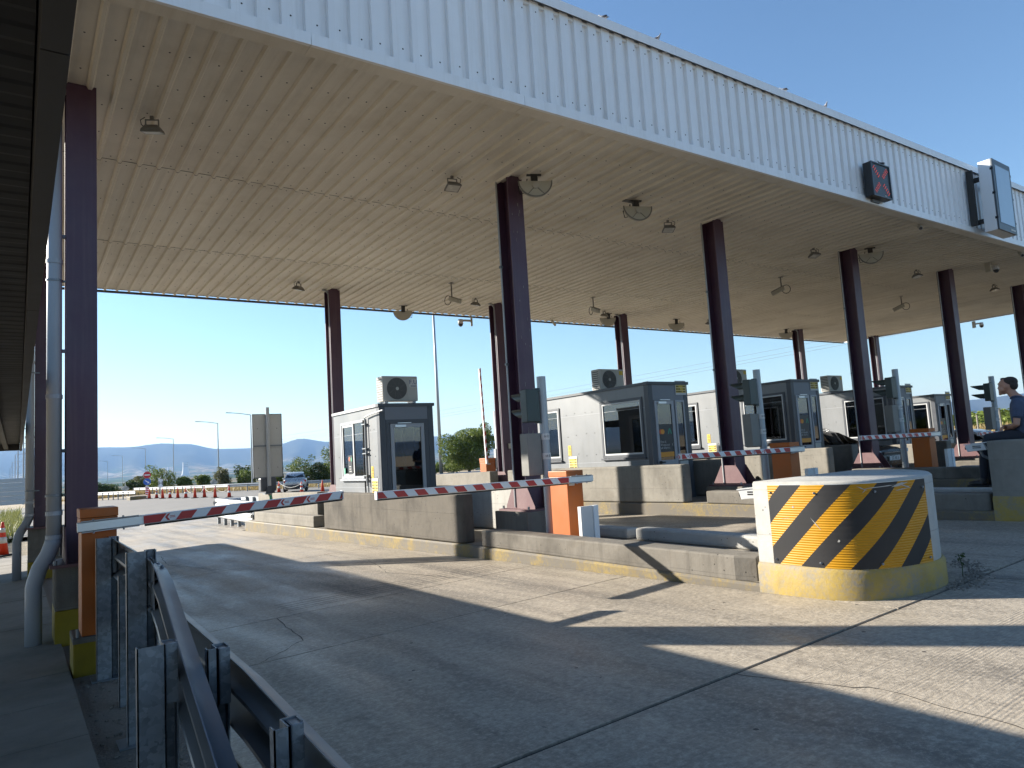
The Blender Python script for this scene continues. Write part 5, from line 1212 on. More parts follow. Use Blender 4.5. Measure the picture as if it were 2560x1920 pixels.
# ================================================================ VEHICLES
def car(lab, loc, rz, paint, dims=(4.4, 1.82, 1.5), plate='', cat='car', hatch=True, rails=False, up=0.):
    """front towards -y; origin at ground centre"""
    L, W, H = dims; t = thing('parked_car' if False else 'car', lab, cat, loc, rz); w = W / 2; k = L / 4.4; hh = H / 1.5
    st = [(-2.2, .62, .36, .60 + up), (-2.14, .76, .26, .74 + up), (-1.95, .84, .22, .86 + up * .6), (-1.5, .885, .2, .955 + up * .3), (-1.05, .90, .2, 1.0), (-.6, .905, .2, 1.0), (0, .91, .2, .995), (.8, .91, .2, 1.0), (1.4, .905, .2, 1.02), (1.85, .88, .24, 1.02), (2.1, .82, .30, .98), (2.2, .70, .42, .84)]
    rings = []
    for y, hw, zb, zt in st:
        y *= k; hw *= W / 1.82; zb *= hh; zt *= hh; mz = zb + (zt - zb) * .55
        half = [(hw * .86, zb), (hw * .97, zb + (zt - zb) * .18), (hw, mz), (hw * .985, zb + (zt - zb) * .82), (hw * .93, zt - .03), (hw * .80, zt)]
        rings.append([(x, y, z) for x, z in half] + [(0, y, zt + .025)] + [(-x, y, z) for x, z in reversed(half)] + [(0, y, zb)])
    smooth_by_angle(MB().loft(rings).build('body', paint, t), 38)
    # greenhouse
    P = [(-1.12, .99), (-.98, 1.06), (-.42, 1.40), (-.18, 1.475), (.35, 1.50), (1.1, 1.48), (1.55, 1.42), (1.98, 1.10), (2.02, 1.0)] if hatch else [(-1.1, .99), (-.4, 1.40), (-.15, 1.47), (.4, 1.49), (.9, 1.45), (1.2, 1.36), (1.8, 1.02), (1.9, 1.0)]
    P = [(y * k, z * hh) for y, z in P]; zb = .98 * hh
    def gx(z): return (w * .885) - (z - zb) * .36
    rings = [[(-gx(z) + .0, y, z), (-gx(z) + .10, y, z + .012), (0, y, z + .03), (gx(z) - .10, y, z + .012), (gx(z), y, z), (gx(zb) , y if False else y, zb - .06), (-gx(zb), y, zb - .06)] for y, z in P]
    gh = smooth_by_angle(MB().loft(rings).build('cabin', paint, t), 35)
    e = .012
    def zroof(y):
        for (a, b), (c, d) in zip(P, P[1:]):
            if a <= y <= c: return b + (d - b) * (y - a) / (c - a)
        return zb
    ends = ((-.78, -.02), (.06, .86), (.94, 1.52)) if hatch else ((-.78, -.02), (.06, .8))
    for s in (-1, 1):
        for a, b in ends:
            a *= k; b *= k; q = []; n = 6
            top = [(a + (b - a) * i / n, min(zroof(a + (b - a) * i / n) - .07, 1.42 * hh)) for i in range(n + 1)]
            lo = [(a + (b - a) * i / n, zb + .05) for i in range(n + 1)]
            vs = [(s * (gx(z) + e), y, max(z, zb + .06)) for y, z in top] + [(s * (gx(z) + e), y, z) for y, z in lo]
            MB().add(vs, [(i, i + 1, n + 2 + i, n + 1 + i) for i in range(n)]).build('side_window', 'glass_car', t, recalc=False)
        MB().tube([(s * (gx(zb + .04) + .015), -.80 * k, zb + .045), (s * (gx(zb + .04) + .015), 1.5 * k, zb + .05)], .012, 6).build('window_trim', 'trim_black', t)
        mi = MB(); mi.ell((s * (w + .06), -.72 * k, zb + .06), (.10, .07, .07), 10, 8); mi.build('mirror', paint, t, smooth=True)
        MB().box(*sorted((s * (w * .985), s * (w * 1.003))), .0, .16, zb - .14, zb - .115).build('door_handle', 'trim_black', t)
        for y in (-.02, .9): MB().box(*sorted((s * w * .985, s * (w * 1.0012))), y * k, y * k + .008, .34 * hh, zb - .02).build('door_gap', 'trim_black', t)
        if rails: MB().tube([(s * .55, -.2, 1.50 * hh), (s * .56, -.1, 1.545 * hh), (s * .56, 1.2, 1.54 * hh), (s * .55, 1.35, 1.48 * hh)], .018, 6).build('roof_rail', 'chrome', t)
    def quad(pts, off, name, m):
        return MB().add(pts, [(0, 1, 2, 3)]).build(name, m, t, recalc=False)
    (y0, z0), (y1, z1) = (P[1], P[2]); n = Vector((0, -(z1 - z0), (y1 - y0))).normalized(); o = Vector((0, -abs(n.y), abs(n.z))) * .02
    quad([(-gx(z0) + .06, y0 + o.y, z0 + o.z + .02), (gx(z0) - .06, y0 + o.y, z0 + o.z + .02), (gx(z1) - .07, y1 + o.y, z1 + o.z), (-gx(z1) + .07, y1 + o.y, z1 + o.z)], 0, 'windscreen', 'glass_car')
    (y0, z0), (y1, z1) = P[-2], P[-3]
    quad([(gx(z0) - .08, y0 + .02, z0 + .02), (-gx(z0) + .08, y0 + .02, z0 + .02), (-gx(z1) + .09, y1 + .02, z1 - .01), (gx(z1) - .09, y1 + .02, z1 - .01)], 0, 'rear_window', 'glass_car')
    for s in (-1, 1):
        for y in (-1.36, 1.32):
            wh = thing('wheel', None, None, (s * (w - .10), y * k, .325 * hh)); wh.parent = t
            MB().tube([(-.10, 0, 0), (-.08, 0, 0), (.08, 0, 0), (.11, 0, 0)], [.30, .325, .325, .30], 24).build('tyre', 'tyre', wh, smooth=False)
            MB().cyl((s * .10, 0, 0), (s * .118, 0, 0), .215, n=20).build('rim', 'rim', wh)
            for a in range(5): MB().obox((s * .122, .11 * math.cos(a * 1.2566), .11 * math.sin(a * 1.2566)), (.012, .05, .19), Matrix.Rotation(a * 1.2566 - math.pi / 2, 3, 'X')).build('spoke', 'trim_black', wh)
            MB().tube([(s * (w * .988), y * k + .37 * math.cos(R(a)), .325 * hh + .37 * math.sin(R(a))) for a in range(0, 181, 15)], .03, 6).build('wheel_arch', 'trim_black', t)
        MB().prism([(s * .52 * w / .91, .72 * hh + up), (s * .86 * w / .91, .76 * hh + up), (s * .84 * w / .91, .66 * hh + up), (s * .50 * w / .91, .62 * hh + up)], 'y', -2.165 * k, -2.0 * k).build('headlight', 'lamp_clear', t, bevel=.01)
        MB().prism([(s * .56 * w / .91, .92 * hh), (s * .86 * w / .91, .90 * hh), (s * .85 * w / .91, .74 * hh), (s * .56 * w / .91, .78 * hh)], 'y', 2.0 * k, 2.16 * k).build('tail_light', 'lamp_red', t, bevel=.01)
    MB().box(-.48, .48, -2.20 * k - .01, -2.0 * k, .62 * hh + up, .70 * hh + up).build('grille', 'trim_black', t, bevel=.01); MB().box(-.46, .46, -2.22 * k, -2.2 * k, .672 * hh + up, .69 * hh + up).build('grille_bar', 'chrome', t)
    for i in range(3): MB().box(-.62, .62, -2.17 * k, -2.10 * k, (.30 + .06 * i) * hh, (.335 + .06 * i) * hh).build('intake_slat', 'trim_black', t)
    p = MB().box(-.26, .26, -2.225 * k - .012, -2.1 * k, .47 * hh + up, .585 * hh + up).build('number_plate', 'paper', t, bevel=.004)
    p2 = MB().box(-.26, .26, 2.19 * k, 2.215 * k, .62 * hh, .735 * hh).build('number_plate', 'paper', t, bevel=.004)
    if plate:
        text(plate, .105, 'lettering', 'ink', p, (0, -2.225 * k - .0135, .528 * hh + up), (R(90), 0, 0)); text(plate, .105, 'lettering', 'ink', p2, (0, 2.2165 * k, .677 * hh), (R(90), 0, math.pi))
    MB().box(-w * .8, w * .8, 2.12 * k, 2.225 * k, .34 * hh, .56 * hh).build('rear_bumper', 'trim_black', t, bevel=.03)
    MB().box(-w * .75, w * .75, -1.0 * k, 1.6 * k, .25 * hh, .9 * hh).build('cabin_floor', 'interior', t)
    for y in (-.35, .65):
        for s in (-.36, .36): MB().box(s - .22, s + .22, y, y + .16, .9 * hh, 1.22 * hh).build('seat_back', 'seat_dark', t, bevel=.04); MB().box(s - .11, s + .11, y + .04, y + .12, 1.24 * hh, 1.38 * hh).build('headrest', 'seat_dark', t, bevel=.03)
    return t
car('black estate car waiting at the barrier beside the fourth booth', (18.72, 11.9, zg(19.0, 11.8) + .02), R(0), 'car_black', (4.5, 1.84, 1.48), 'ZΣ BE 5', rails=True, up=.13)
car('white car waiting behind the third column, mostly hidden', (14.35, 14.3, zg(14.3, 14.3)), R(0), 'car_white', (4.2, 1.76, 1.48), 'HI 053')
car('white car in the lane beyond the block with the seated man', (29.4, 12.2, zg(29.4, 12)), R(0), 'car_white', (4.4, 1.8, 1.5), 'KB 20')
car('silver sport utility car driving away past the cones', (18.9, 59.0, zg(18.9, 59)), R(160), 'car_silver', (4.3, 1.84, 1.56), 'IN 4720')
# roof aerial on the white car
# ================================================================ SIGN PANEL ON THE FIRST ISLAND TIP
t = thing('sign_panel', 'back of a tall grey sign panel on a post at the island tip', 'sign', (6.03, 21.3, 1.0))
MB().tube([(0, -.03, .0), (0, -.03, 2.52)], .055, 12).build('post', 'galv_lit', t)
for x, z, a, b in ((-.40, .48, -.41, -.004), (.0, .48, .004, .41), (-.40, 1.40, -.41, -.004), (0, 1.40, .004, .41)): MB().box(a, b, .03, .05, z, z + .905).build('panel', 'sign_back', t)
frame('y', .02, .06, -.43, .43, .46, 2.33, .022).build('frame', 'galv_dark', t)
MB().box(-.42, .42, .0, .03, 1.37, 1.41).build('stiffener', 'galv_dark', t); MB().box(-.24, .22, -.02, .25, .06, .46).build('control_box', 'booth_dark', t, bevel=.04); MB().prism([(-.14, 0), (.16, 0), (.05, .22), (-.05, .22)], 'y', -.1, -.09).build('foot_gusset', 'booth_dark', t)
MB().box(-.15, .15, -.14, .12, -.02, .01).build('base_plate', 'galv_dark', t)
for x in (-.28, .28):
    for z in (.75, 1.9): MB().ell((x, .028, z), (.012, .006, .012), 6, 4).build('rivet', 'screw', t)
MB().box(-.07, .07, 0, .004, -.10, .07).build('sticker', 'card_green', bpy.data.objects['sign_panel'], loc=(.0, -.27, -.12))

# ================================================================ CONES
def cone_(lab, loc, H=.9, bands=2, g='traffic cones on the plaza'):
    t = thing('traffic_cone', lab, 'traffic cone', loc, random.uniform(0, 1), g); s = H / .9
    MB().box(-.20 * s, .20 * s, -.20 * s, .20 * s, 0, .045 * s).build('base', 'rubber', t, bevel=.01)
    def r(z): return (.145 - .115 * (z - .045) / .855) * s
    MB().tube([(0, 0, .045 * s), (0, 0, .88 * s), (0, 0, .9 * s)], [r(.045), r(.88), r(.9) * .6], 18).build('cone_body', 'cone_red', t, smooth=True)
    for a, b in ((.34, .50), (.62, .74))[:bands]: MB().tube([(0, 0, a * s), (0, 0, b * s)], [r(a) + .004, r(b) + .004], 18).build('white_band', 'cone_white', t, smooth=True)
    return t
CN = [(9.95, 73.46), (10.52, 73.22), (10.59, 70.33), (11.04, 69.4), (11.33, 67.37), (11.71, 65.92), (11.98, 63.54), (12.57, 62.84), (12.72, 59.67), (13.36, 57.86)]
for i, (x, y) in enumerate(CN): cone_('red and white traffic cone, %s in the row from the no-entry sign' % ORD[i], (x, y, zg(x, y)), .92, 2 if i in (1, 3) else 1 if i in (5, 9) else 0)
for x, y, lab, nb in ((17.14, 57.8, 'red and white traffic cone in front of the silver car', 1), (16.24, 49.48, 'red and white traffic cone with two white bands beside the booth wall', 2), (17.96, 50.12, 'plain red traffic cone between the silver car and the small booth', 0), (26.5, 52.0, 'red traffic cone by the crash cushions behind the small booth', 1)): cone_(lab, (x, y, zg(x, y)), .92, nb)
cone_('red and white traffic cone on the walkway by the tall grass', (-.36, 26.0, zg(-.3, 26) - .03), 1.0, 2)
CH = [(CN[5], CN[6]), (CN[6], CN[7]), (CN[7], CN[8]), (CN[8], CN[9]), ((17.14, 57.8), (16.24, 49.48)), ((16.24, 49.48), (17.96, 50.12))]
for i, (a, b) in enumerate(CH):
    pts = [(a[0] + (b[0] - a[0]) * q / 10, a[1] + (b[1] - a[1]) * q / 10, zg(a[0], a[1]) + .82 - 1.6 * (q / 10) * (1 - q / 10) * .9) for q in range(11)]
    tag(MB().tube(pts, .010, 6).build('plastic_chain', 'cone_white'), 'pale plastic chain slung between two cones, %s from the no-entry sign' % ORD[i], 'chain', 'plastic chains')

# ================================================================ ROADSIDE SIGNS AND LAMPS
def sign_post(t, h): MB().tube([(0, 0, 0), (0, 0, h)], .035, 8).build('post', 'galv_lit', t)
x, y = 9.9, 74.4; t = thing('road_sign', 'round red no-entry sign above a round blue arrow sign on one post', 'road sign', (x, y, zg(x, y))); sign_post(t, 2.6)
d = MB().cyl((0, -.05, 2.2), (0, -.07, 2.2), .32, n=24).build('no_entry_disc', 'sign_red', t); MB().box(-.22, .22, -.076, -.071, 2.15, 2.25).build('white_bar', 'sign_white', d)
d = MB().cyl((0, -.05, 1.57), (0, -.07, 1.57), .32, n=24).build('direction_disc', 'sign_blue', t)
rot = Matrix.Rotation(R(38), 3, 'Y'); m = MB(); m.add([rot @ Vector(p) + Vector((0, -.073, 1.57)) for p in ((-.22, 0, -.035), (.08, 0, -.035), (.08, 0, -.11), (.24, 0, 0), (.08, 0, .11), (.08, 0, .035), (-.22, 0, .035))], [tuple(range(7))]); m.build('arrow', 'sign_white', d)
m = MB().box(-.16, .16, -.05, -.03, .35, 1.15).build('hazard_marker', 'sign_white', t)
for i in range(4): MB().prism([(-.16, .37 + .2 * i), (.16, .29 + .2 * i if i else .37), (.16, .39 + .2 * i), (-.16, .47 + .2 * i)], 'y', -.054, -.0505).build('red_stripe', 'sign_red', m)
x, y = 11.74, 79.13; t = thing('road_sign', 'small white rectangular sign with dark bars beside the bushes', 'road sign', (x, y, zg(x, y))); sign_post(t, 1.7)
p = MB().box(-.20, .20, -.05, -.03, .85, 1.65).build('board', 'sign_white', t); text('H', .62, 'lettering', 'ink', p, (0, -.053, 1.25), (R(90), 0, 0))
for (x, y, q) in ((9.75, 89.5, 'near the curved guardrail'), (17.63, 83.15, 'behind the cones')):
    t = thing('road_sign', 'back of a grey diamond-shaped sign %s' % q, 'road sign', (x, y, zg(x, y) - .1)); sign_post(t, 1.6); MB().prism([(0, .55), (.42, .97), (0, 1.39), (-.42, .97)], 'y', .03, .05).build('board', 'sign_back', t); MB().prism([(-.30, .80), (-.25, .75), (.3, 1.14), (.25, 1.19)], 'y', .0, .03).build('stiffener', 'galv_dark', t)
x, y = 9.4, 74.2; tag(MB().loft([[(-.9, -1, -.1), (.5, -.9, -.1), (.6, 1.3, -.1), (-.9, 1.5, -.1)], [(-.9, -1, .3), (.5, -.9, .3), (.6, 1.3, .3), (-.9, 1.5, .3)]]).build('kerb_nose', 'kerb_yellow', bevel=.05, loc=(x, y + 1.5, zg(x, y))), 'low yellow concrete nose at the end of the far guardrail', 'concrete block')
def street_lamp(lab, loc, H, arm, g):
    t = thing('street_lamp', lab, 'street lamp', loc, 0, g)
    MB().tube([(0, 0, 0), (0, 0, H * .5), (0, 0, H)], [.11, .09, .06], 10).build('pole', 'pole_grey', t); MB().tube([(0, 0, H - .05), (arm * .6, 0, H + .18), (arm, 0, H + .26)], .045, 8).build('arm', 'pole_grey', t)
    MB().loft([[(arm, -.1, H + .22), (arm, .1, H + .22), (arm, .1, H + .30), (arm, -.1, H + .30)], [(arm + math.copysign(.75, arm), -.13, H + .24), (arm + math.copysign(.75, arm), .13, H + .24), (arm + math.copysign(.75, arm), .08, H + .34), (arm + math.copysign(.75, arm), -.08, H + .34)]]).build('lamp_head', 'galv_dark', t)
for i, (x, y) in enumerate(((25.26, 96.8), (24.52, 112.4), (25.85, 157.9), (27.25, 207.2), (28.25, 266.5), (30.26, 336.6))):
    z = ground_z(x, y); street_lamp('grey street lamp arching over the road, %s beyond the small booth' % ORD[i], (x, y, z), 9.05 - z, -2.4, 'street lamps beyond the plaza')
for i, (x, y) in enumerate(((.52, 100), (0, 139), (-.5, 187), (-1.37, 249), (-2.4, 322))):
    z = ground_z(x, y); street_lamp('grey street lamp over the noise wall, %s beyond the rain pipes' % ORD[i], (x, y, z), 8.15 - z, 2.4, 'street lamps by the noise wall')
z = ground_z(55.6, 100.6); t = thing('lighting_mast', 'tall grey lighting mast beside the round green tree', 'mast', (55.6, 100.6, z))
MB().tube([(0, 0, 0), (0, 0, 15), (0, 0, 32)], [.30, .23, .15], 14).build('shaft', 'pole_grey', t, smooth=True); MB().tube([(0, 0, 31.4), (0, 0, 31.9)], .7, 14).build('lamp_ring', 'galv_dark', t)

# ---- far guardrails
def far_rail(lab, pts, H=.75, step=2.0):
    t = thing('guardrail', lab, 'guardrail', (pts[0][0], pts[0][1], 0)); ox, oy = pts[0]
    rings = []
    P = [Vector((x, y, max(zg(x, y), ground_z(x, y)))) for x, y in pts]; acc = 0
    for i, p in enumerate(P):
        d = (P[min(i + 1, len(P) - 1)] - P[max(i - 1, 0)]); d.z = 0; d.normalize(); n = Vector((d.y, -d.x, 0))
        prof = [(0, .45), (.06, .49), (.06, .55), (.01, .60), (.06, .65), (.06, .71), (0, .75), (-.02, .75), (-.02, .45)]
        rings.append([p + n * a + Vector((-ox, -oy, b * H / .75)) for a, b in prof])
    MB().loft(rings).build('rail', 'galv_lit', t, recalc=True)
    pm = MB().box(-.05, .05, -.03, .03, -.3, .7 * H / .75).mesh('post', 'galv_dark')
    for a, b in zip(P, P[1:]):
        L = (b - a).length; n = max(1, int(L / step))
        for k in range(n):
            q = a.lerp(b, k / n); inst(pm, 'post', t, (q.x - ox - .06, q.y - oy + .06, q.z))
    return t
far_rail('far guardrail running behind the cones and the silver car', [(11.5, 97), (13, 88), (14.6, 79), (16.5, 71.5), (19, 67.5), (23, 65), (30, 63.5), (40, 62), (60, 58)])
far_rail('pale curved guardrail left of the no-entry sign', [(4.5, 92), (6.0, 88.5), (7.6, 83), (8.8, 78), (9.1, 76)], .8, 1.2)
far_rail('white guardrail behind the crash cushions under the round tree', [(30, 52), (36.5, 50), (46, 46), (58, 40)], .95)
far_rail('guardrail along the right verge beyond the farthest booth', [(37, 32), (38, 20), (38.5, 8), (39, -6)], .8)

# ---- noise wall far left
nw = thing('noise_wall', 'grey ribbed noise wall with steel posts beyond the tall grass', 'noise wall', (-3, 70, 0))
for i in range(4):
    x0 = -6 + i * 1.6 + 3; 
    for j in range(7 if i < 3 else 5):
        z = .1 + j * .38
        MB().box(x0 - 3 - 1.55 + .05, x0 - 3 + .0, .0 - i * .0, .10, z, z + .365).build('panel', 'noise_wall', nw, bevel=.03)
    MB().box(x0 - 3.02, x0 - 2.92, -.05, .12, -.2, 2.95 if i < 3 else 2.2).build('post', 'galv_dark', nw)
for i in range(6):
    for j in range(6): MB().box(1.2 + i * .02 + .3 * 0, 1.2 + 2.6, 1.5 + i * 0, 1.6, .1 + j * .36, .44 + j * .36).build('panel', 'noise_wall', nw, bevel=.03) if i == 0 else None

# ================================================================ DISTANT LANDMARKS
x, y = 1050, 5907; z = ground_z(x, y); t = thing('cooling_tower', 'pale cooling tower with dark bands far out on the plain', 'cooling tower', (x, y, z))
prof = [(0, 30), (15, 26.5), (35, 22.5), (55, 20), (70, 19.3), (85, 19.6), (100, 20.5)]
def tr(zz):
    for (a, b), (c, d) in zip(prof, prof[1:]):
        if a <= zz <= c: return b + (d - b) * (zz - a) / (c - a)
    return 20.5
zs = [0, 8, 16, 26, 36, 48, 60, 70, 80, 90, 100]
MB().tube([(0, 0, q) for q in zs], [tr(q) for q in zs], 32).build('shell', 'tower', t, smooth=True)
for a, b in ((66, 71), (80, 85), (94, 99)): MB().tube([(0, 0, a), (0, 0, b)], [tr(a) + .4, tr(b) + .4], 32).build('band', 'tower_band', t, smooth=True)
for i, (x, y, h) in enumerate(((1089, 6914, 62), (1130, 6940, 62))):
    z = ground_z(x, y); t = thing('chimney', 'slender power station chimney, %s from the cooling tower' % ('farther' if i == 0 else 'nearer'), 'chimney', (x, y, z)); MB().tube([(0, 0, 0), (0, 0, h)], [7, 5], 14).build('stack', 'tower', t, smooth=True); MB().tube([(0, 0, h - 10), (0, 0, h - 5)], 5.6, 14).build('band', 'tower_band', t)

# ---- overhead wires
pw = thing('power_line', 'thin overhead power wires crossing the sky behind the canopy', 'power line', (0, 0, 0))
for dz in (0, .62, 1.6):
    a, b = Vector((60, 200, 9 + dz)), Vector((165, 12, 25.5 + dz)); pts = [a.lerp(b, q / 24) - Vector((0, 0, 10 * (q / 24) * (1 - q / 24) * .6)) for q in range(25)]
    MB().tube(pts, .022, 5).build('wire', 'galv_lit', pw)
for p, h in ((Vector((60, 200, 0)), 14), (Vector((165, 12, 0)), 28)):
    z = ground_z(p.x, p.y); MB().tube([(p.x, p.y, z), (p.x, p.y, h)], .18, 8).build('pole', 'pole_grey', pw)

# ================================================================ VEGETATION
def leaf_cloud(blobs, n, size, seed, droop=0.):
    rnd = random.Random(seed); m = MB(); vol = [b[3] * b[4] * b[5] for b in blobs]; tot = sum(vol)
    for (cx, cy, cz, rx, ry, rz_), v in zip(blobs, vol):
        for _ in range(max(6, int(n * v / tot))):
            while True:
                p = Vector((rnd.uniform(-1, 1), rnd.uniform(-1, 1), rnd.uniform(-1, 1))); L = p.length
                if L <= 1 and rnd.random() < .25 + .75 * L: break
            c = Vector((cx + p.x * rx, cy + p.y * ry, cz + p.z * rz_)); s = size * rnd.uniform(.55, 1.25)
            q = Matrix.Rotation(rnd.uniform(0, 6.28), 3, 'Z') @ Matrix.Rotation(rnd.uniform(-1.2, 1.2), 3, 'X') @ Matrix.Rotation(rnd.uniform(-1, 1), 3, 'Y')
            vs = [c + q @ Vector(w) * s for w in ((-.5, 0, 0), (0, -.28, .08), (.55, 0, 0), (0, .28, .08))]
            m.add(vs, [(0, 1, 2), (0, 2, 3)])
    return m
def plant(name, lab, cat, loc, w, h, n, size, seed, m='leaf', trunk=True, group=None):
    rnd = random.Random(seed); t = thing(name, lab, cat, loc, rnd.uniform(0, 6.28), group); blobs = []
    nb = 16 if name.endswith('tree') else 8
    base = .22 if trunk else .05
    blobs.append((0, 0, h * .46, w * .28, w * .28, h * .38))
    for i in range(nb + 4):
        a = rnd.uniform(0, 6.28); rr = rnd.uniform(.15, .36) * w; zz = h * rnd.uniform(base + .12, .88); f = 1 - .5 * abs(zz / h - .5)
        blobs.append((rr * math.cos(a) * f, rr * math.sin(a) * f, zz, w * rnd.uniform(.07, .19), w * rnd.uniform(.07, .19), h * rnd.uniform(.06, .16)))
    leaf_cloud(blobs, n, size, seed).build('crown', m, t, recalc=False)
    tk = MB(); tk.tube([(0, 0, -.2), (.02 * w, 0, h * .25), (-.02 * w, .02 * w, h * .55), (0, 0, h * .8)], [.045 * h ** .8, .035 * h ** .8, .02 * h ** .8, .008 * h], 8)
    for b in blobs[1:7]: tk.tube([(0, 0, h * .3), (b[0] * .5, b[1] * .5, h * .3 + (b[2] - h * .3) * .5), (b[0], b[1], b[2])], [.02 * h ** .8, .014 * h ** .8, .005 * h], 6)
    tk.build('trunk', 'bark', t); return t
plant('round_tree', 'dense round green tree beside the tall lighting mast', 'tree', (49.3, 81.4, ground_z(49.3, 81.4)), 10.2, 7.4, 20000, .27, 11, 'leaf', False)
PL = [(8.98, 104.6, 4.4, 2.2, 'leaf_dark'), (12.6, 106, 4.2, 2.1, 'leaf_dark'), (15.4, 103.8, 6.6, 3.9, 'leaf'), (17.8, 101, 3.2, 2.4, 'leaf'), (20.5, 103, 3.0, 2.5, 'leaf'), (22.9, 103.5, 3.8, 3.3, 'leaf_olive'), (25.6, 101, 4.2, 2.9, 'leaf'), (29.4, 90, 5.0, 4.4, 'leaf'), (31.6, 89.6, 4.4, 3.6, 'leaf_dark'), (33.6, 89.3, 4.6, 6.2, 'leaf'), (26.9, 92, 3.6, 3.0, 'leaf'), (6.9, 107, 3.4, 2.3, 'leaf_dark'), (44.2, 84, 3.0, 2.8, 'leaf'), (57.2, 76.5, 6.0, 5.0, 'leaf'), (68, 70, 6.5, 4.6, 'leaf_dark'), (76, 52, 8, 6, 'leaf'), (85, 60, 9, 7, 'leaf_dark')]
for i, (x, y, w, h, m) in enumerate(PL):
    near = ['left of the no-entry sign', 'behind the no-entry sign', 'right of the small white sign', 'behind the cones', 'behind the far guardrail by the street lamp', 'behind the far lamp', 'right of the sign panel', 'beyond the silver car', 'just right of the silver car', 'tall, beside the small booth', 'left of the silver car', 'farthest left on the verge', 'left of the lighting mast', 'behind the second booth', 'behind the third booth', 'behind the fourth booth', 'behind the farthest booth'][i]
    plant('verge_bush', '%s bush on the verge, %s' % ({'leaf': 'light green', 'leaf_dark': 'dark green', 'leaf_olive': 'olive green'}[m], near), 'bush', (x, y, ground_z(x, y) - .3), w, h, 2600, .24, 40 + i, m, False, 'bushes on the verge')
rs_ = random.Random(77)
for i in range(26):
    a_ = R(rs_.uniform(3, 24) if i < 20 else rs_.uniform(26, 34)); r_ = rs_.uniform(112, 190); x, y = r_ * math.sin(a_), r_ * math.cos(a_); w_ = rs_.uniform(3.0, 6.5)
    lf = rs_.choice(('leaf', 'leaf_dark', 'leaf_olive')); nm = {'leaf': 'light green', 'leaf_dark': 'dark green', 'leaf_olive': 'olive'}[lf]
    plant('scrub_bush', 'low %s bush in the scrub %s' % (nm, 'beyond the far guardrail' if i < 20 else 'between the small booth and the mast'), 'bush', (x, y, ground_z(x, y) - .4), w_, w_ * rs_.uniform(.5, .85), 1300, .32, 200 + i, lf, False, '%s scrub bushes %s' % (nm, 'behind the guardrail' if i < 20 else 'by the mast'))
# far tree belt on the plain
rnd = random.Random(21); m = MB(); n = 0
for _ in range(1300):
    a = R(rnd.uniform(-3, 80)); r = rnd.choice((rnd.uniform(230, 420), rnd.uniform(420, 1300), rnd.uniform(420, 1000))); x, y = r * math.sin(a), r * math.cos(a)
    if mnoise.noise((x * .006, y * .006, 2)) < .02: continue
    z = ground_z(x, y); w = rnd.uniform(2.2, 5.5) * (1 if r > 400 else .6); h = w * rnd.uniform(.8, 1.5)
    for q in range(10):
        c = Vector((x + rnd.gauss(0, w * .4), y + rnd.gauss(0, w * .4), z + h * rnd.uniform(.15, .9))); s = w * rnd.uniform(.25, .5)
        ring = [c + Vector((s * math.cos(k * 1.2566 + q), s * math.sin(k * 1.2566 + q), rnd.uniform(-.3, .3) * s)) for k in range(5)]
        m.add(ring + [c + Vector((0, 0, s * .8)), c - Vector((0, 0, s * .6))], [(k, (k + 1) % 5, 5) for k in range(5)] + [((k + 1) % 5, k, 6) for k in range(5)])
tag(m.build('tree_belt', 'leaf_dark', recalc=False), 'distant scattered trees on the plain', 'woodland', kind='stuff')
# grass
def grass(name, lab, n, area, h, m, seed, bw=.02):
    rnd = random.Random(seed); g = MB()
    for _ in range(n):
        x, y = area(rnd); z = max(ground_z(x, y), -1e9); a = rnd.uniform(0, 6.28); hh = h * rnd.uniform(.45, 1.15); lx, ly = rnd.gauss(0, .22) * hh, rnd.gauss(0, .22) * hh; wx, wy = bw * math.cos(a), bw * math.sin(a)
        g.add([(x - wx, y - wy, z), (x + wx, y + wy, z), (x + lx * .5 + wx * .6, y + ly * .5 + wy * .6, z + hh * .6), (x + lx * .5 - wx * .6, y + ly * .5 - wy * .6, z + hh * .6), (x + lx * 1.2, y + ly * 1.2, z + hh)], [(0, 1, 2, 3), (3, 2, 4)])
    return tag(g.build(name, m, recalc=False), lab, 'grass', kind='stuff')
grass('tall_grass', 'tall pale weeds growing beyond the end of the walkway', 5200, lambda r: (-.9 - 2.6 * r.random() ** 1.3 - .01, r.uniform(27.5, 42)), 1.25, 'grass_green', 1, .016)
grass('tall_weeds', 'dry weeds at the foot of the noise wall', 5000, lambda r: (r.uniform(-8, .2), r.uniform(38, 68)), .9, 'grass_green', 2, .03)
def vb(r):
    t = r.random(); q = r.uniform(0, 1); P = [(5, 96), (8, 92), (14, 92), (17, 76), (21, 69.5), (30, 67), (42, 64), (60, 60)]; i = min(int(t * 7), 6); f = t * 7 - i
    return P[i][0] + (P[i + 1][0] - P[i][0]) * f + q * 5 - 1, P[i][1] + (P[i + 1][1] - P[i][1]) * f + q * 7 + .6
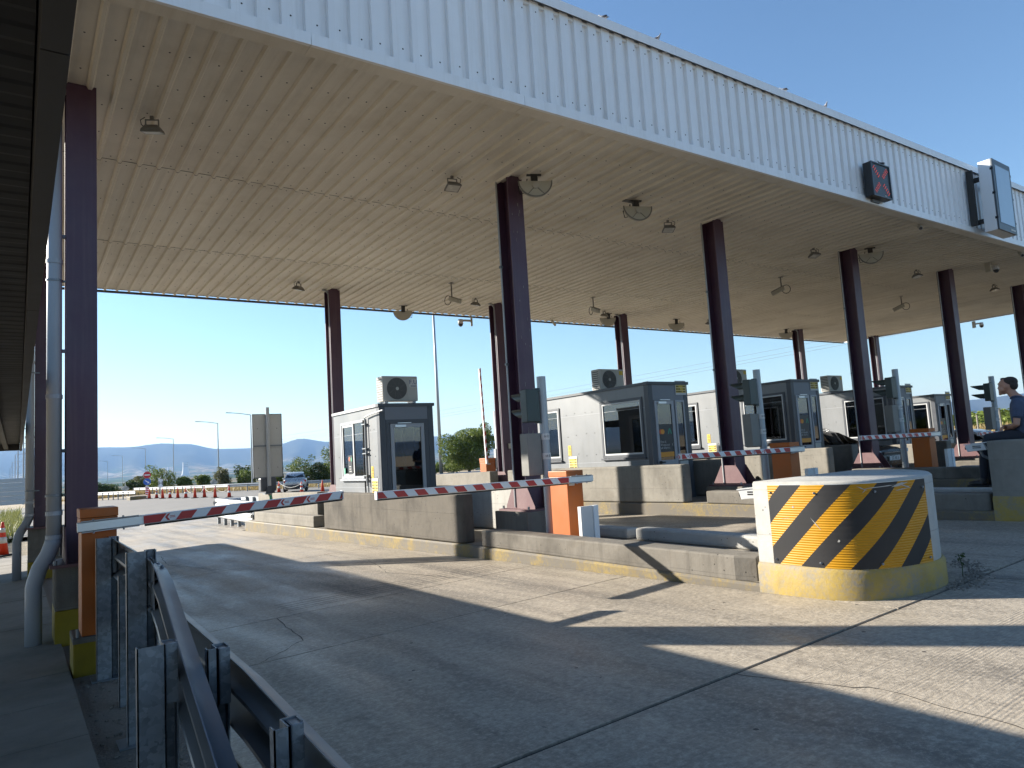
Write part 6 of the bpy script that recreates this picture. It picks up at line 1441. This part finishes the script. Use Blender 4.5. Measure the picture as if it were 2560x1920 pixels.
grass('verge_grass', 'dry grass along the verge behind the far guardrail', 13000, vb, .55, 'grass_dry', 3, .05)
grass('bank_grass', 'dry golden grass on the bank beyond the farthest booth', 16000, lambda r: (41 + 13 * r.random(), r.uniform(2, 34)), .42, 'grass_dry', 4, .04)
g = []
rnd = random.Random(9)
for i in range(9):
    for j in range(26): g.append((55 + i * 3.2 + rnd.uniform(-.3, .3), 2 + j * 1.7, ground_z(55 + i * 3.2, 2 + j * 1.7) + .55, .8, 1.0, .6))
tag(leaf_cloud(g, 15000, .42, 31).build('vineyard', 'leaf', recalc=False), 'rows of green vines on the bank beyond the farthest booth', 'vineyard', kind='stuff')
for i, (x, y, h, lean) in enumerate(((46.4, 18.8, 1.6, 0), (46.6, 18.4, 1.7, .5), (46.8, 17.7, 1.8, -.12))):
    z = ground_z(x, y); tag(MB().tube([(0, 0, -.3), (lean * .5, -lean * .35, h)], .05, 8).build('fence_post', 'conc_pale', loc=(x, y, z)), 'pale wooden fence post on the dry grass bank, %s from the farthest booth' % ORD[i], 'fence post', 'fence posts on the bank')
# a weed in the joint by the striped block
wd = thing('weed', 'small green weed growing from the joint beside the striped block', 'plant', (7.02, 3.12, zg(7.02, 3.1)))
MB().tube([(0, 0, 0), (.01, 0, .10), (-.02, .01, .20)], .004, 5).build('stem', 'leaf_dark', wd); leaf_cloud([(0, 0, .15, .045, .045, .07)], 12, .045, 5).build('leaves', 'leaf_dark', wd, recalc=False)

# ================================================================ HAZE
hz = MB().box(-16200, 16200, -16200, 16200, -40, 520).build('haze', 'joint'); hz.data.materials.clear()
hm = bpy.data.materials.new('haze'); hm.use_nodes = True; hn = hm.node_tree.nodes
for q in [q for q in hn if q.type == 'BSDF_PRINCIPLED']: hn.remove(q)
pv = hn.new('ShaderNodeVolumePrincipled'); pv.inputs['Color'].default_value = (.36, .60, 1.0, 1); pv.inputs['Density'].default_value = 5.0e-5; pv.inputs['Anisotropy'].default_value = .2
hm.node_tree.links.new(pv.outputs[0], hn['Material Output'].inputs['Volume']); hz.data.materials.append(hm); tag(hz, kind='stuff')
